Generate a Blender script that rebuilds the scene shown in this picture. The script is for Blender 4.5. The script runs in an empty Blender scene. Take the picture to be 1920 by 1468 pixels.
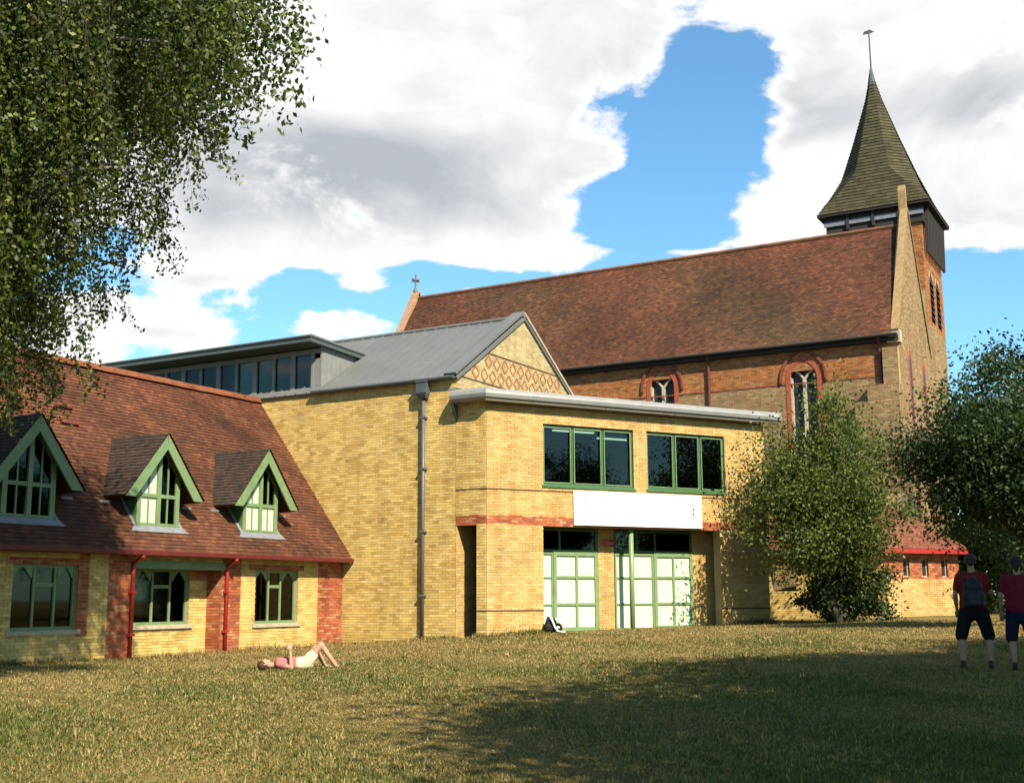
import bpy, bmesh, math, random
import numpy as np
from mathutils import Vector

random.seed(7)
rng = np.random.default_rng(11)
scene = bpy.context.scene
col = scene.collection
R = math.radians

# ------------------------------------------------------------------ camera
F_PX, IW, IH = 2248.84, 1920.0, 1468.0
PITCH, ROLL, CAM_Z = R(9.753), R(-0.288), 1.12
cam_d = bpy.data.cameras.new('camera')
cam = bpy.data.objects.new('camera', cam_d); col.objects.link(cam)
cam_d.sensor_fit = 'HORIZONTAL'; cam_d.sensor_width = 36.0
cam_d.lens = F_PX / IW * 36.0
cam_d.clip_end = 3000.0
cam.location = (0, 0, CAM_Z)
_cp, _sp, _cr, _sr = math.cos(PITCH), math.sin(PITCH), math.cos(ROLL), math.sin(ROLL)
FWD = np.array([0, _cp, _sp]); UP0 = np.array([0, -_sp, _cp]); RT0 = np.array([1., 0, 0])
RT = _cr * RT0 + _sr * UP0; UP = -_sr * RT0 + _cr * UP0
from mathutils import Matrix
cam.matrix_world = Matrix(((RT[0], UP[0], -FWD[0], 0), (RT[1], UP[1], -FWD[1], 0), (RT[2], UP[2], -FWD[2], CAM_Z), (0, 0, 0, 1)))
scene.camera = cam
CPOS = np.array([0, 0, CAM_Z])

def ray(x, y): return FWD + (x - 960) / F_PX * RT - (y - 734) / F_PX * UP

# ------------------------------------------------------------------ light and sky
SUN_EL = R(43.0)
SUN_H = np.array([0.477, -0.879])                       # horizontal direction towards the sun
SUN_AZ = math.atan2(SUN_H[0], SUN_H[1])
sun_d = bpy.data.lights.new('sun', 'SUN'); sun = bpy.data.objects.new('sun', sun_d); col.objects.link(sun)
sun_d.energy = 5.0; sun_d.angle = R(0.53); sun_d.color = (1.0, 0.90, 0.72)
sv = Vector((SUN_H[0] * math.cos(SUN_EL), SUN_H[1] * math.cos(SUN_EL), math.sin(SUN_EL)))
sun.rotation_euler = sv.to_track_quat('Z', 'Y').to_euler()
sun.location = (30, -45, 50)
scene.view_settings.view_transform = 'Standard'
scene.view_settings.look = 'None'
scene.view_settings.gamma = 1.0
scene.view_settings.exposure = 1.45
scene.render.engine = 'CYCLES'

world = bpy.data.worlds.new('World'); scene.world = world; world.use_nodes = True
SKY_STRENGTH = 0.06

class NT:
    """small helper for node trees"""
    def __init__(s, tree): s.t = tree; s.n = tree.nodes; s.l = tree.links
    def put(s, sock, v):
        if v is None: return
        if isinstance(v, bpy.types.NodeSocket): s.l.new(v, sock)
        else: sock.default_value = v
    def math(s, op, a, b=None, c=None, clamp=False):
        m = s.n.new('ShaderNodeMath'); m.operation = op; m.use_clamp = clamp
        for i, v in enumerate((a, b, c)): s.put(m.inputs[i], v)
        return m.outputs[0]
    def mix(s, fac, a, b, mode='MIX'):
        m = s.n.new('ShaderNodeMix'); m.data_type = 'RGBA'; m.blend_type = mode
        s.put(m.inputs[0], fac); s.put(m.inputs[6], a); s.put(m.inputs[7], b)
        return m.outputs[2]
    def noise(s, vec, scale, detail=4, rough=0.5, distort=0.0):
        m = s.n.new('ShaderNodeTexNoise'); m.inputs['Scale'].default_value = scale
        m.inputs['Detail'].default_value = detail; m.inputs['Roughness'].default_value = rough
        m.inputs['Distortion'].default_value = distort
        if vec is not None: s.l.new(vec, m.inputs['Vector'])
        return m.outputs['Fac']
    def ramp(s, fac, stops):
        m = s.n.new('ShaderNodeValToRGB'); s.l.new(fac, m.inputs[0])
        e = m.color_ramp.elements
        while len(e) < len(stops): e.new(0.5)
        for i, (p, c) in enumerate(stops): e[i].position = p; e[i].color = c if len(c) == 4 else (*c, 1)
        return m.outputs[0]
    def maprange(s, v, a, b, c=0.0, d=1.0, smooth=False):
        m = s.n.new('ShaderNodeMapRange'); m.interpolation_type = 'SMOOTHSTEP' if smooth else 'LINEAR'
        s.put(m.inputs[0], v)
        for i, q in zip((1, 2, 3, 4), (a, b, c, d)): m.inputs[i].default_value = q
        return m.outputs[0]

def build_sky():
    w = NT(world.node_tree); w.n.clear()
    out = w.n.new('ShaderNodeOutputWorld'); bg = w.n.new('ShaderNodeBackground')
    bg.inputs['Strength'].default_value = SKY_STRENGTH
    w.l.new(bg.outputs[0], out.inputs[0])
    sky = w.n.new('ShaderNodeTexSky'); sky.sky_type = 'NISHITA'; sky.sun_disc = False
    sky.sun_elevation = SUN_EL; sky.sun_rotation = SUN_AZ; sky.altitude = 30
    sky.air_density = 1.0; sky.dust_density = 0.5; sky.ozone_density = 2.0
    tc = w.n.new('ShaderNodeTexCoord'); dirv = tc.outputs['Generated']
    sep = w.n.new('ShaderNodeSeparateXYZ'); w.l.new(dirv, sep.inputs[0])
    az = w.math('ARCTAN2', sep.outputs[0], sep.outputs[1]); el = sep.outputs[2]
    # stretched coordinates make the cloud banks flatter than they are wide
    mp = w.n.new('ShaderNodeMapping'); w.l.new(dirv, mp.inputs[0]); mp.inputs['Scale'].default_value = (1, 1, 1.9)
    mp.inputs['Location'].default_value = (0.31, 0.2, 0.17)
    big = w.noise(mp.outputs[0], 3.2, 3, 0.5)
    fine = w.noise(mp.outputs[0], 7.5, 11, 0.62, 0.35)
    puff = w.n.new('ShaderNodeTexVoronoi'); puff.feature = 'SMOOTH_F1'; puff.inputs['Scale'].default_value = 15; puff.inputs['Smoothness'].default_value = 0.6
    wp = w.n.new('ShaderNodeVectorMath'); wp.operation = 'ADD'; w.l.new(mp.outputs[0], wp.inputs[0])
    wn = w.n.new('ShaderNodeTexNoise'); wn.inputs['Scale'].default_value = 12; wn.inputs['Detail'].default_value = 6; w.l.new(mp.outputs[0], wn.inputs['Vector'])
    ws = w.n.new('ShaderNodeVectorMath'); ws.operation = 'SCALE'; w.l.new(wn.outputs['Color'], ws.inputs[0]); ws.inputs['Scale'].default_value = 0.10; w.l.new(ws.outputs[0], wp.inputs[1])
    w.l.new(wp.outputs[0], puff.inputs['Vector'])
    pf = w.math('SUBTRACT', 0.42, puff.outputs['Distance'])
    def field(blobs):
        tot = None
        for (px, py, rx, ry, wt) in blobs:
            d = ray(px, py); d = d / np.linalg.norm(d)
            a0 = math.atan2(d[0], d[1]); e0 = d[2]
            dx = w.math('DIVIDE', w.math('SUBTRACT', az, a0), rx / F_PX)
            dy = w.math('DIVIDE', w.math('SUBTRACT', el, e0), ry / F_PX)
            r2 = w.math('ADD', w.math('MULTIPLY', dx, dx), w.math('MULTIPLY', dy, dy))
            g = w.math('MULTIPLY', w.math('EXPONENT', w.math('MULTIPLY', r2, -1.0)), wt)
            tot = g if tot is None else w.math('ADD', tot, g)
        return tot
    clouds = field([(620, 260, 400, 200, 0.55), (640, 90, 480, 170, 0.45), (980, 290, 240, 110, 0.5), (1150, 280, 90, 50, 0.35), (200, 300, 300, 300, 0.4),
                    (1120, 40, 330, 80, 0.62), (1390, 10, 120, 40, 0.25), (1700, 130, 330, 190, 0.55), (1820, 350, 250, 130, 0.55), (1450, 400, 120, 60, 0.5), (1560, 300, 130, 110, 0.35),
                    (390, 490, 130, 55, 0.55), (310, 600, 120, 40, 0.45), (690, 535, 60, 30, 0.4), (620, 610, 110, 30, 0.4),
                    (170, 660, 60, 40, 0.4), (900, 430, 180, 45, 0.35), (1270, 475, 60, 14, 0.35), (1900, 520, 30, 18, 0.2),
                    (1250, 270, 140, 110, -0.75), (1320, 190, 80, 70, -0.4), (1180, 420, 130, 60, -0.5), (945, 70, 60, 45, -0.6), (1340, 80, 90, 40, -0.5), (1090, 240, 60, 60, -0.15),
                    (900, 525, 200, 22, -0.45), (560, 545, 90, 40, -0.4), (480, 620, 80, 40, -0.35), (1500, 560, 300, 60, -0.4), (1860, 610, 150, 110, -0.55),
                    (250, 650, 60, 25, -0.3)])
    dens = w.math('ADD', w.math('ADD', w.math('MULTIPLY', w.math('SUBTRACT', big, 0.5), 0.7), w.math('ADD', w.math('MULTIPLY', w.math('SUBTRACT', fine, 0.5), 1.95), w.math('MULTIPLY', pf, 0.35))), w.math('SUBTRACT', clouds, 0.13))
    mask = w.maprange(dens, -0.03, 0.16, 0, 1, True)
    grey = field([(640, 350, 340, 90, 0.85), (480, 270, 260, 80, 0.45), (820, 290, 240, 60, 0.4), (900, 400, 120, 40, 0.3), (400, 400, 160, 50, 0.5),
                  (1500, 190, 140, 70, 0.6), (1800, 190, 200, 60, 0.6), (1600, 60, 200, 40, 0.2), (1850, 430, 120, 40, 0.45), (1420, 350, 60, 30, 0.2),
                  (800, 30, 250, 50, 0.2), (380, 530, 100, 18, 0.35), (300, 625, 90, 14, 0.3)])
    gn = w.math('ADD', w.math('MULTIPLY', w.math('SUBTRACT', w.noise(mp.outputs[0], 5.0, 9, 0.62, 0.5), 0.47), 1.9), w.math('MULTIPLY', pf, -0.35))
    gm = w.math('MULTIPLY', w.math('ADD', grey, gn), w.maprange(dens, 0.08, 0.42, 0, 1, True), clamp=True)
    ccol = w.mix(gm, (6.5, 6.5, 6.45, 1), (3.1, 3.3, 3.6, 1))
    # clear air between the clouds, a little deeper than the bare model
    blue = w.mix(1.0, sky.outputs[0], (0.86, 1.28, 1.36, 1), 'MULTIPLY')
    fin = w.mix(mask, blue, ccol)
    w.l.new(fin, bg.inputs['Color'])
build_sky()

# ------------------------------------------------------------------ mesh helpers
class MB:
    """collects faces; build() links them as ONE mesh object"""
    def __init__(s): s.v = []; s.f = []; s.c = []
    def face(s, pts, c=None):
        i = len(s.v); s.v.extend([tuple(p) for p in pts]); s.f.append(tuple(range(i, i + len(pts))))
        s.c.extend([c or (1, 1, 1)] * len(pts))
    def hexa(s, p, c=None):
        """8 points: 4 of one cap, 4 of the other in the same order"""
        i = len(s.v); s.v.extend([tuple(q) for q in p]); s.c.extend([c or (1, 1, 1)] * 8)
        for f in ((0, 1, 2, 3), (7, 6, 5, 4), (0, 4, 5, 1), (1, 5, 6, 2), (2, 6, 7, 3), (3, 7, 4, 0)):
            s.f.append(tuple(i + q for q in f))
    def prism(s, poly, off, c=None):
        n = len(poly); i = len(s.v); off = np.asarray(off)
        s.v.extend([tuple(p) for p in poly]); s.v.extend([tuple(np.asarray(p) + off) for p in poly]); s.c.extend([c or (1, 1, 1)] * (2 * n))
        s.f.append(tuple(range(i, i + n))); s.f.append(tuple(range(i + 2 * n - 1, i + n - 1, -1)))
        for k in range(n):
            a, b = i + k, i + (k + 1) % n; s.f.append((a, a + n, b + n, b))
    def tube(s, pts, rad, n=8, c=None, cap=True):
        pts = [np.asarray(p, float) for p in pts]
        if not hasattr(rad, '__len__'): rad = [rad] * len(pts)
        i0 = len(s.v); ref = None
        for k, p in enumerate(pts):
            t = pts[min(k + 1, len(pts) - 1)] - pts[max(k - 1, 0)]; t = t / (np.linalg.norm(t) + 1e-9)
            if ref is None or abs(ref @ t) > 0.95: ref = np.array([1., 0, 0]) if abs(t[0]) < 0.8 else np.array([0, 1., 0])
            a = np.cross(t, ref); a /= np.linalg.norm(a); b = np.cross(t, a); ref = -b if False else ref
            for q in range(n):
                an = 2 * math.pi * q / n
                s.v.append(tuple(p + rad[k] * (math.cos(an) * a + math.sin(an) * b)))
                s.c.append(c or (1, 1, 1))
        for k in range(len(pts) - 1):
            for q in range(n):
                a = i0 + k * n + q; b = i0 + k * n + (q + 1) % n
                s.f.append((a, b, b + n, a + n))
        if cap:
            s.f.append(tuple(range(i0 + n - 1, i0 - 1, -1))); e = i0 + (len(pts) - 1) * n; s.f.append(tuple(range(e, e + n)))
    def rings(s, rings, c=None, cap=True, closed=True):
        n = len(rings[0]); i0 = len(s.v)
        for r_ in rings: s.v.extend([tuple(p) for p in r_]); s.c.extend([c or (1, 1, 1)] * n)
        for k in range(len(rings) - 1):
            for q in range(n if closed else n - 1):
                a = i0 + k * n + q; b = i0 + k * n + (q + 1) % n
                s.f.append((a, b, b + n, a + n))
        if cap:
            s.f.append(tuple(range(i0 + n - 1, i0 - 1, -1))); e = i0 + (len(rings) - 1) * n; s.f.append(tuple(range(e, e + n)))
    def arr(s, V, Fq, Cc):
        """append numpy arrays"""
        i = len(s.v); s.v.extend(map(tuple, V)); s.f.extend([tuple(i + q for q in f) for f in Fq]); s.c.extend(map(tuple, Cc))
    def build(s, name, mat, parent=None, smooth=False, kind=None, label=None, cat=None, group=None, origin=None, fix=True):
        me = bpy.data.meshes.new(name)
        org = np.asarray(origin if origin is not None else (ORG[parent] if parent is not None else (0, 0, 0)), float)
        V = np.asarray(s.v, float) - org
        me.from_pydata(V.tolist(), [], s.f)
        if any(q != (1, 1, 1) for q in s.c[:4000]) :
            at = me.color_attributes.new('tint', 'FLOAT_COLOR', 'POINT')
            cc = np.ones((len(s.c), 4), np.float32); cc[:, :3] = np.asarray(s.c, np.float32); at.data.foreach_set('color', cc.ravel())
        if fix:
            bm = bmesh.new(); bm.from_mesh(me); bmesh.ops.recalc_face_normals(bm, faces=bm.faces); bm.to_mesh(me); bm.free()
        if smooth: me.polygons.foreach_set('use_smooth', [True] * len(me.polygons))
        return link(me, name, mat, parent, kind, label, cat, group, org)

ORG = {}
def link(me, name, mat, parent=None, kind=None, label=None, cat=None, group=None, org=(0, 0, 0)):
    o = bpy.data.objects.new(name, me); col.objects.link(o)
    if mat is not None and len(me.materials) == 0: me.materials.append(mat)
    if parent is not None: o.parent = parent
    else: o.location = tuple(org)
    ORG[o] = np.asarray(org, float)
    if kind: o['kind'] = kind
    if label: o['label'] = label
    if cat: o['category'] = cat
    if group: o['group'] = group
    return o

def thing(name, label, cat, loc, group=None):
    o = bpy.data.objects.new(name, None); col.objects.link(o); o.location = tuple(loc); o.empty_display_size = 0.3
    o['label'] = label; o['category'] = cat
    if group: o['group'] = group
    ORG[o] = np.asarray(loc, float)
    return o

class Frame:
    """a vertical wall plane: u runs to the viewer's right, k out of the wall, z up"""
    def __init__(s, o, ang):
        s.o = np.array([o[0], o[1], 0.]); s.ang = ang; a = R(ang)
        s.d = np.array([math.sin(a), math.cos(a), 0]); s.n = np.array([s.d[1], -s.d[0], 0])
    def p(s, u, k, z): return s.o + u * s.d + k * s.n + np.array([0, 0, z])
    def uv(s, x, y, k=0.0):
        r = ray(x, y); t = ((s.o + s.n * k - CPOS) @ s.n) / (r @ s.n); q = CPOS + t * r
        return float((q - s.o) @ s.d), float(q[2])
    def box(s, m, u0, u1, k0, k1, z0, z1, c=None):
        m.hexa([s.p(u0, k0, z0), s.p(u1, k0, z0), s.p(u1, k0, z1), s.p(u0, k0, z1),
                s.p(u0, k1, z0), s.p(u1, k1, z0), s.p(u1, k1, z1), s.p(u0, k1, z1)], c)

AC = (-0.735, 33.6)                       # corner between the entrance block and the hall
FF = Frame(AC, 61.73)                     # entrance facade
LL = Frame(AC, 119.49)                    # long hall wall
HH = Frame(LL.p(-4.97, 0, 0)[:2], 29.49)  # cottage facade
CL = Frame((15.17, 46.0), 119.49)         # church long side
CH = Frame((15.17, 46.0), 29.49)          # church west front, u runs away from the viewer

# ------------------------------------------------------------------ materials
def pmat(name, rough=0.8, spec=0.3):
    m = bpy.data.materials.new(name); m.use_nodes = True
    t = NT(m.node_tree); b = t.n['Principled BSDF']; b.inputs['Roughness'].default_value = rough
    b.inputs['Specular IOR Level'].default_value = spec
    return m, t, b

def objvec(t):
    g = t.n.new('ShaderNodeNewGeometry'); return g.outputs['Position']

def bump(t, b, h, strength=0.3, dist=0.02):
    n = t.n.new('ShaderNodeBump'); n.inputs['Strength'].default_value = strength; n.inputs['Distance'].default_value = dist
    t.l.new(h, n.inputs['Height']); t.l.new(n.outputs[0], b.inputs['Normal'])

ALB = 0.71                                # keeps the sunlit colours below real-world albedo limits at this exposure
def plain(name, c, rough=0.7, spec=0.3, var=0.12, scale=6.0, bumps=0.0, metal=0.0):
    m, t, b = pmat(name, rough, spec)
    if min(c) < 0.7: c = tuple(q * ALB for q in c)
    v = objvec(t); n = t.noise(v, scale, 5, 0.6)
    lo = tuple(q * (1 - var) for q in c); hi = tuple(min(1, q * (1 + var)) for q in c)
    t.l.new(t.ramp(n, [(0.3, lo), (0.7, hi)]), b.inputs['Base Color'])
    b.inputs['Metallic'].default_value = metal
    if bumps: bump(t, b, t.noise(v, scale * 8, 4, 0.6), bumps, 0.01)
    return m

def tinted(name, rough=0.85, spec=0.2, var=0.25, scale=1.1, dirt=(0.5, 0.45, 0.38), dirt_amt=0.35, fine=40.0, bumps=0.4):
    """colour from the per-piece tint, broken by stains and fine grain"""
    m, t, b = pmat(name, rough, spec)
    a = t.n.new('ShaderNodeAttribute'); a.attribute_name = 'tint'
    v = objvec(t)
    n1 = t.noise(v, scale, 6, 0.6); n2 = t.noise(v, fine, 3, 0.6)
    c = t.mix(t.maprange(n1, 0.45, 0.72, 0, dirt_amt), a.outputs['Color'], dirt + (1,), 'MULTIPLY')
    g = t.ramp(n2, [(0.25, (ALB * (1 - var),) * 3), (0.75, (ALB * (1 + var * 0.6),) * 3)])
    c = t.mix(1.0, c, g, 'MULTIPLY')
    mp = t.n.new('ShaderNodeMapping'); t.l.new(v, mp.inputs[0]); mp.inputs['Scale'].default_value = (2.2, 2.2, 0.28)
    st = t.ramp(t.noise(mp.outputs[0], 1.0, 6, 0.65, 0.3), [(0.28, (.80, .77, .73)), (0.52, (1, 1, 1)), (0.78, (1.06, 1.05, 1.02))])
    c = t.mix(1.0, c, st, 'MULTIPLY')
    t.l.new(c, b.inputs['Base Color'])
    bump(t, b, n2, bumps, 0.008)
    return m

M = {}
M['brick'] = tinted('stock_brick')
M['mortar'] = plain('mortar', (0.40, 0.30, 0.15), 0.95, 0.1, 0.2, 3.0, 0.3)
M['mortar_red'] = plain('mortar_red', (0.36, 0.22, 0.13), 0.95, 0.1, 0.2, 3.0, 0.3)
M['tile'] = tinted('clay_tile', 0.8, 0.25, 0.3, 0.7, (0.55, 0.55, 0.44), 0.5, 30.0, 0.5)
M['tile_under'] = plain('tile_under', (0.10, 0.045, 0.03), 0.9, 0.1)
M['shingle'] = tinted('spire_shingle', 0.85, 0.2, 0.35, 2.2, (0.5, 0.6, 0.3), 0.6, 14.0, 0.6)
M['green'] = plain('green_paint', (0.165, 0.245, 0.11), 0.45, 0.4, 0.14, 5.0)
M['green_d'] = plain('dark_green_paint', (0.055, 0.14, 0.055), 0.45, 0.4, 0.15, 5.0)
M['redpaint'] = plain('red_paint', (0.33, 0.022, 0.015), 0.45, 0.4, 0.2, 6.0)
M['maroon'] = plain('maroon_gutter', (0.13, 0.018, 0.016), 0.5, 0.4, 0.2, 6.0)
M['stone'] = plain('pale_stone', (0.42, 0.36, 0.25), 0.85, 0.2, 0.15, 7.0, 0.3)
M['lead'] = plain('lead_flashing', (0.19, 0.20, 0.22), 0.55, 0.4, 0.18, 8.0, 0.2)
M['zinc'] = plain('grey_metal_roof', (0.17, 0.175, 0.17), 0.5, 0.45, 0.10, 0.9, 0.05, 0.25)
M['alu'] = plain('pale_metal_eave', (0.29, 0.29, 0.275), 0.42, 0.5, 0.10, 2.5, 0.0, 0.2)
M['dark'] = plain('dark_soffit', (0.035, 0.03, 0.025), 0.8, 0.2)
M['slategrey'] = plain('dark_grey_metal', (0.07, 0.085, 0.085), 0.5, 0.4)
M['cladding'] = plain('grey_cladding', (0.20, 0.205, 0.195), 0.6, 0.3, 0.12, 3.0, 0.1)
M['pipe'] = plain('grey_pipe', (0.10, 0.10, 0.10), 0.5, 0.4)
M['white'] = plain('white_board', (0.74, 0.74, 0.73), 0.5, 0.3, 0.03, 3.0)
M['faint'] = plain('faded_ink', (0.36, 0.38, 0.42), 0.7, 0.2)
M['blackdot'] = plain('dark_ink', (0.10, 0.10, 0.12), 0.7, 0.2)
M['blind_and_reflection'] = plain('pale_blind_and_reflection', (0.55, 0.66, 0.47), 0.35, 0.5, 0.05, 4.0)  # blinds in the doors; on dormer panes a reflection painted as pale colour
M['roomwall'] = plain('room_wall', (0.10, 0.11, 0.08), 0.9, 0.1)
M['timber'] = plain('dark_timber', (0.035, 0.03, 0.028), 0.8, 0.2)
M['ink'] = plain('dark_string_course', (0.10, 0.055, 0.03), 0.9, 0.1)

def glass_mat(name, tint=(0.35, 0.42, 0.36), refl=0.06):
    m = bpy.data.materials.new(name); m.use_nodes = True; t = NT(m.node_tree); t.n.clear()
    o = t.n.new('ShaderNodeOutputMaterial'); tr = t.n.new('ShaderNodeBsdfTransparent'); gl = t.n.new('ShaderNodeBsdfGlossy')
    tr.inputs[0].default_value = (*tint, 1); gl.inputs['Roughness'].default_value = 0.03
    mx = t.n.new('ShaderNodeMixShader'); lw = t.n.new('ShaderNodeFresnel'); lw.inputs[0].default_value = 1.45
    n = t.n.new('ShaderNodeBump'); n.inputs['Strength'].default_value = 0.05
    t.l.new(t.noise(objvec(t), 1.5, 2), n.inputs['Height']); t.l.new(n.outputs[0], gl.inputs['Normal'])
    t.l.new(lw.outputs[0], mx.inputs[0]); t.l.new(tr.outputs[0], mx.inputs[1]); t.l.new(gl.outputs[0], mx.inputs[2])
    t.l.new(mx.outputs[0], o.inputs[0])
    return m
M['glass'] = glass_mat('window_glass')
def emit_mat(name, c, s):
    m = bpy.data.materials.new(name); m.use_nodes = True; t = NT(m.node_tree); t.n.clear()
    o = t.n.new('ShaderNodeOutputMaterial'); e = t.n.new('ShaderNodeEmission'); e.inputs[0].default_value = (*c, 1); e.inputs[1].default_value = s
    t.l.new(e.outputs[0], o.inputs[0]); return m
M['lamp'] = emit_mat('fluorescent_lamp', (0.9, 1.0, 0.95), 1.6)

def leaf_mat(name, transl=0.35):
    m, t, b = pmat(name, 0.55, 0.3)
    a = t.n.new('ShaderNodeAttribute'); a.attribute_name = 'tint'
    lc = t.mix(1.0, a.outputs['Color'], (ALB, ALB, ALB, 1), 'MULTIPLY'); t.l.new(lc, b.inputs['Base Color'])
    tr = t.n.new('ShaderNodeBsdfTranslucent'); mx = t.n.new('ShaderNodeMixShader'); mx.inputs[0].default_value = transl
    c2 = t.mix(1.0, lc, (1.3, 1.5, 0.6, 1), 'MULTIPLY'); t.l.new(c2, tr.inputs[0])
    t.l.new(b.outputs[0], mx.inputs[1]); t.l.new(tr.outputs[0], mx.inputs[2])
    t.l.new(mx.outputs[0], t.n['Material Output'].inputs[0])
    return m
M['leaf'] = leaf_mat('leaf'); M['grass'] = leaf_mat('grass_blade', 0.3)
M['bark'] = plain('bark', (0.10, 0.075, 0.055), 0.95, 0.1, 0.35, 7.0, 0.6)
M['birchbark'] = plain('birch_bark', (0.32, 0.30, 0.27), 0.9, 0.1, 0.5, 5.0, 0.5)
M['twig'] = plain('twig', (0.055, 0.04, 0.028), 0.9, 0.1)

# ------------------------------------------------------------------ ground
_gx = np.array([-60, -9, -5, -2.5, -.7, 1, 4, 8, 12, 16, 40, 90]); _gz = np.array([-.3, -.28, -.25, -.05, .05, .14, .21, .30, .41, .47, .6, .7])
def sstep(a, b, v): t = np.clip((v - a) / (b - a), 0, 1); return t * t * (3 - 2 * t)
def gz(x, y):
    x = np.asarray(x, float); y = np.asarray(y, float)
    return np.interp(x, _gx, _gz) * sstep(13, 31, y) - .42 * (1 - sstep(0, 17, y)) + 0.012 * np.sin(x * 1.7 + .6 * y) * np.sin(y * 1.3)
def ground_at(px, py):
    r = ray(px, py); t = 10.0
    for _ in range(60):
        q = CPOS + r * t; h = CPOS[2] - float(gz(q[0], q[1])); t = 0.5 * t + 0.5 * h / max(1e-4, -r[2])
    q = CPOS + r * t; return np.array([q[0], q[1], float(gz(q[0], q[1]))])

def build_ground():
    xs = np.concatenate([np.linspace(-600, -40, 12), np.arange(-36, 44, .7), np.linspace(50, 600, 12)])
    ys = np.concatenate([np.linspace(-500, -20, 10), np.arange(-14, 62, .7), np.linspace(70, 1500, 14)])
    X, Y = np.meshgrid(xs, ys); Z = gz(X, Y)
    V = np.stack([X, Y, Z], -1).reshape(-1, 3); nx = len(xs); f = []
    for j in range(len(ys) - 1):
        for i in range(nx - 1): a = j * nx + i; f.append((a, a + 1, a + nx + 1, a + nx))
    me = bpy.data.meshes.new('lawn'); me.from_pydata(V.tolist(), [], f)
    me.polygons.foreach_set('use_smooth', [True] * len(f))
    m, t, b = pmat('lawn_turf', 0.95, 0.1)
    v = objvec(t)
    big = t.noise(v, 0.28, 4, 0.6); mid = t.noise(v, 1.6, 5, 0.65, 0.4); fin = t.noise(v, 22, 4, 0.7)
    s = t.math('ADD', t.math('MULTIPLY', big, 0.55), t.math('ADD', t.math('MULTIPLY', mid, 0.35), t.math('MULTIPLY', fin, 0.22)))
    c = t.ramp(s, [(0.42, (0.046, 0.050, 0.011)), (0.53, (0.086, 0.070, 0.019)), (0.62, (0.15, 0.104, 0.036)), (0.72, (0.19, 0.132, 0.054))])
    t.l.new(c, b.inputs['Base Color']); bump(t, b, fin, 0.8, 0.03)
    link(me, 'lawn', m, kind='structure')
build_ground()
LAWN_TINT = None

# ------------------------------------------------------------------ brickwork
PAL_Y = [(.67, .475, .16), (.63, .432, .14), (.70, .515, .195), (.59, .395, .12), (.66, .475, .175), (.69, .49, .165), (.54, .35, .105)]
PAL_F = [(.555, .365, .135), (.575, .385, .15), (.535, .345, .12), (.59, .41, .17), (.565, .375, .14), (.48, .305, .10)]
PAL_R = [(.42, .12, .05), (.36, .095, .04), (.46, .16, .07), (.30, .08, .04), (.40, .13, .055), (.48, .22, .11)]
PAL_C = [(.40, .165, .055), (.34, .125, .042), (.44, .20, .075), (.40, .145, .045), (.36, .18, .075), (.27, .105, .04)]
PAL_CG = [(.34, .24, .12), (.30, .20, .10), (.38, .27, .14), (.27, .17, .085), (.33, .20, .09)]
PAL_P = [(.50, .40, .21), (.47, .37, .19), (.52, .43, .23), (.45, .34, .17)]

def brick_rects(u0, u1, z0, z1, holes=(), lim=None, bl=.225, bh=.075, mo=.010, half=False):
    out = []; n = int(math.ceil((z1 - z0) / bh)); 
    for i in range(n):
        za = z0 + i * bh; zb = min(za + bh - mo, z1)
        if zb - za < .02: continue
        zm = (za + zb) / 2; a0, a1 = u0, u1
        if lim: l = lim(zm); a0, a1 = max(a0, l[0]), min(a1, l[1])
        if a1 <= a0: continue
        segs = [(a0, a1)]
        for (h0, h1, hz0, hz1) in holes:
            if hz0 < zm < hz1:
                ns = []
                for (s0, s1) in segs:
                    if h1 <= s0 or h0 >= s1: ns.append((s0, s1)); continue
                    if h0 > s0: ns.append((s0, h0))
                    if h1 < s1: ns.append((h1, s1))
                segs = ns
        off = (bl / 2 if i % 2 else 0) + u0 - bl
        for (s0, s1) in segs:
            k0 = int(math.floor((s0 - off) / bl))
            x = off + k0 * bl
            while x < s1:
                b0, b1 = max(x, s0), min(x + bl - mo, s1)
                if b1 - b0 > .025: out.append((b0, b1, za, zb))
                x += bl
    return out

def brick_mesh(m, fr, rects, pal, k=0.0, proud=.012, jitter=.12):
    """add five-sided bricks standing proud of plane k"""
    if not rects: return
    Rr = np.asarray(rects, float); n = len(Rr)
    u = Rr[:, [0, 1, 1, 0]]; z = Rr[:, [2, 2, 3, 3]]
    pr = proud + rng.uniform(-.004, .004, n)
    def P(kk): return fr.o + u[..., None] * fr.d + np.broadcast_to(kk, (n, 4))[..., None] * fr.n + z[..., None] * np.array([0, 0, 1.])
    back = P(np.full((n, 1), k - .02)); front = P((k + pr)[:, None])
    V = np.concatenate([back, front], 1).reshape(-1, 3)
    base = np.array([[4, 5, 6, 7], [0, 1, 5, 4], [1, 2, 6, 5], [2, 3, 7, 6], [3, 0, 4, 7]])
    Fq = (base[None] + (np.arange(n) * 8)[:, None, None]).reshape(-1, 4)
    pc = np.asarray(pal)[rng.integers(0, len(pal), n)] * (1 + rng.uniform(-jitter, jitter, (n, 1)))
    m.arr(V, Fq, np.repeat(pc, 8, 0))

def slab(m, fr, u0, u1, z0, z1, holes, k0, k1, c=None):
    us = sorted({u0, u1} | {h for q in holes for h in q[:2] if u0 < h < u1}); zs = sorted({z0, z1} | {h for q in holes for h in q[2:] if z0 < h < z1})
    for a, b in zip(us, us[1:]):
        run = None
        for c0, c1 in zip(zs, zs[1:]):
            um, zm = (a + b) / 2, (c0 + c1) / 2
            if any(h[0] < um < h[1] and h[2] < zm < h[3] for h in holes):
                if run: fr.box(m, a, b, k0, k1, run[0], run[1], c); run = None
            else: run = (run[0], c1) if run else (c0, c1)
        if run: fr.box(m, a, b, k0, k1, run[0], run[1], c)

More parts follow.
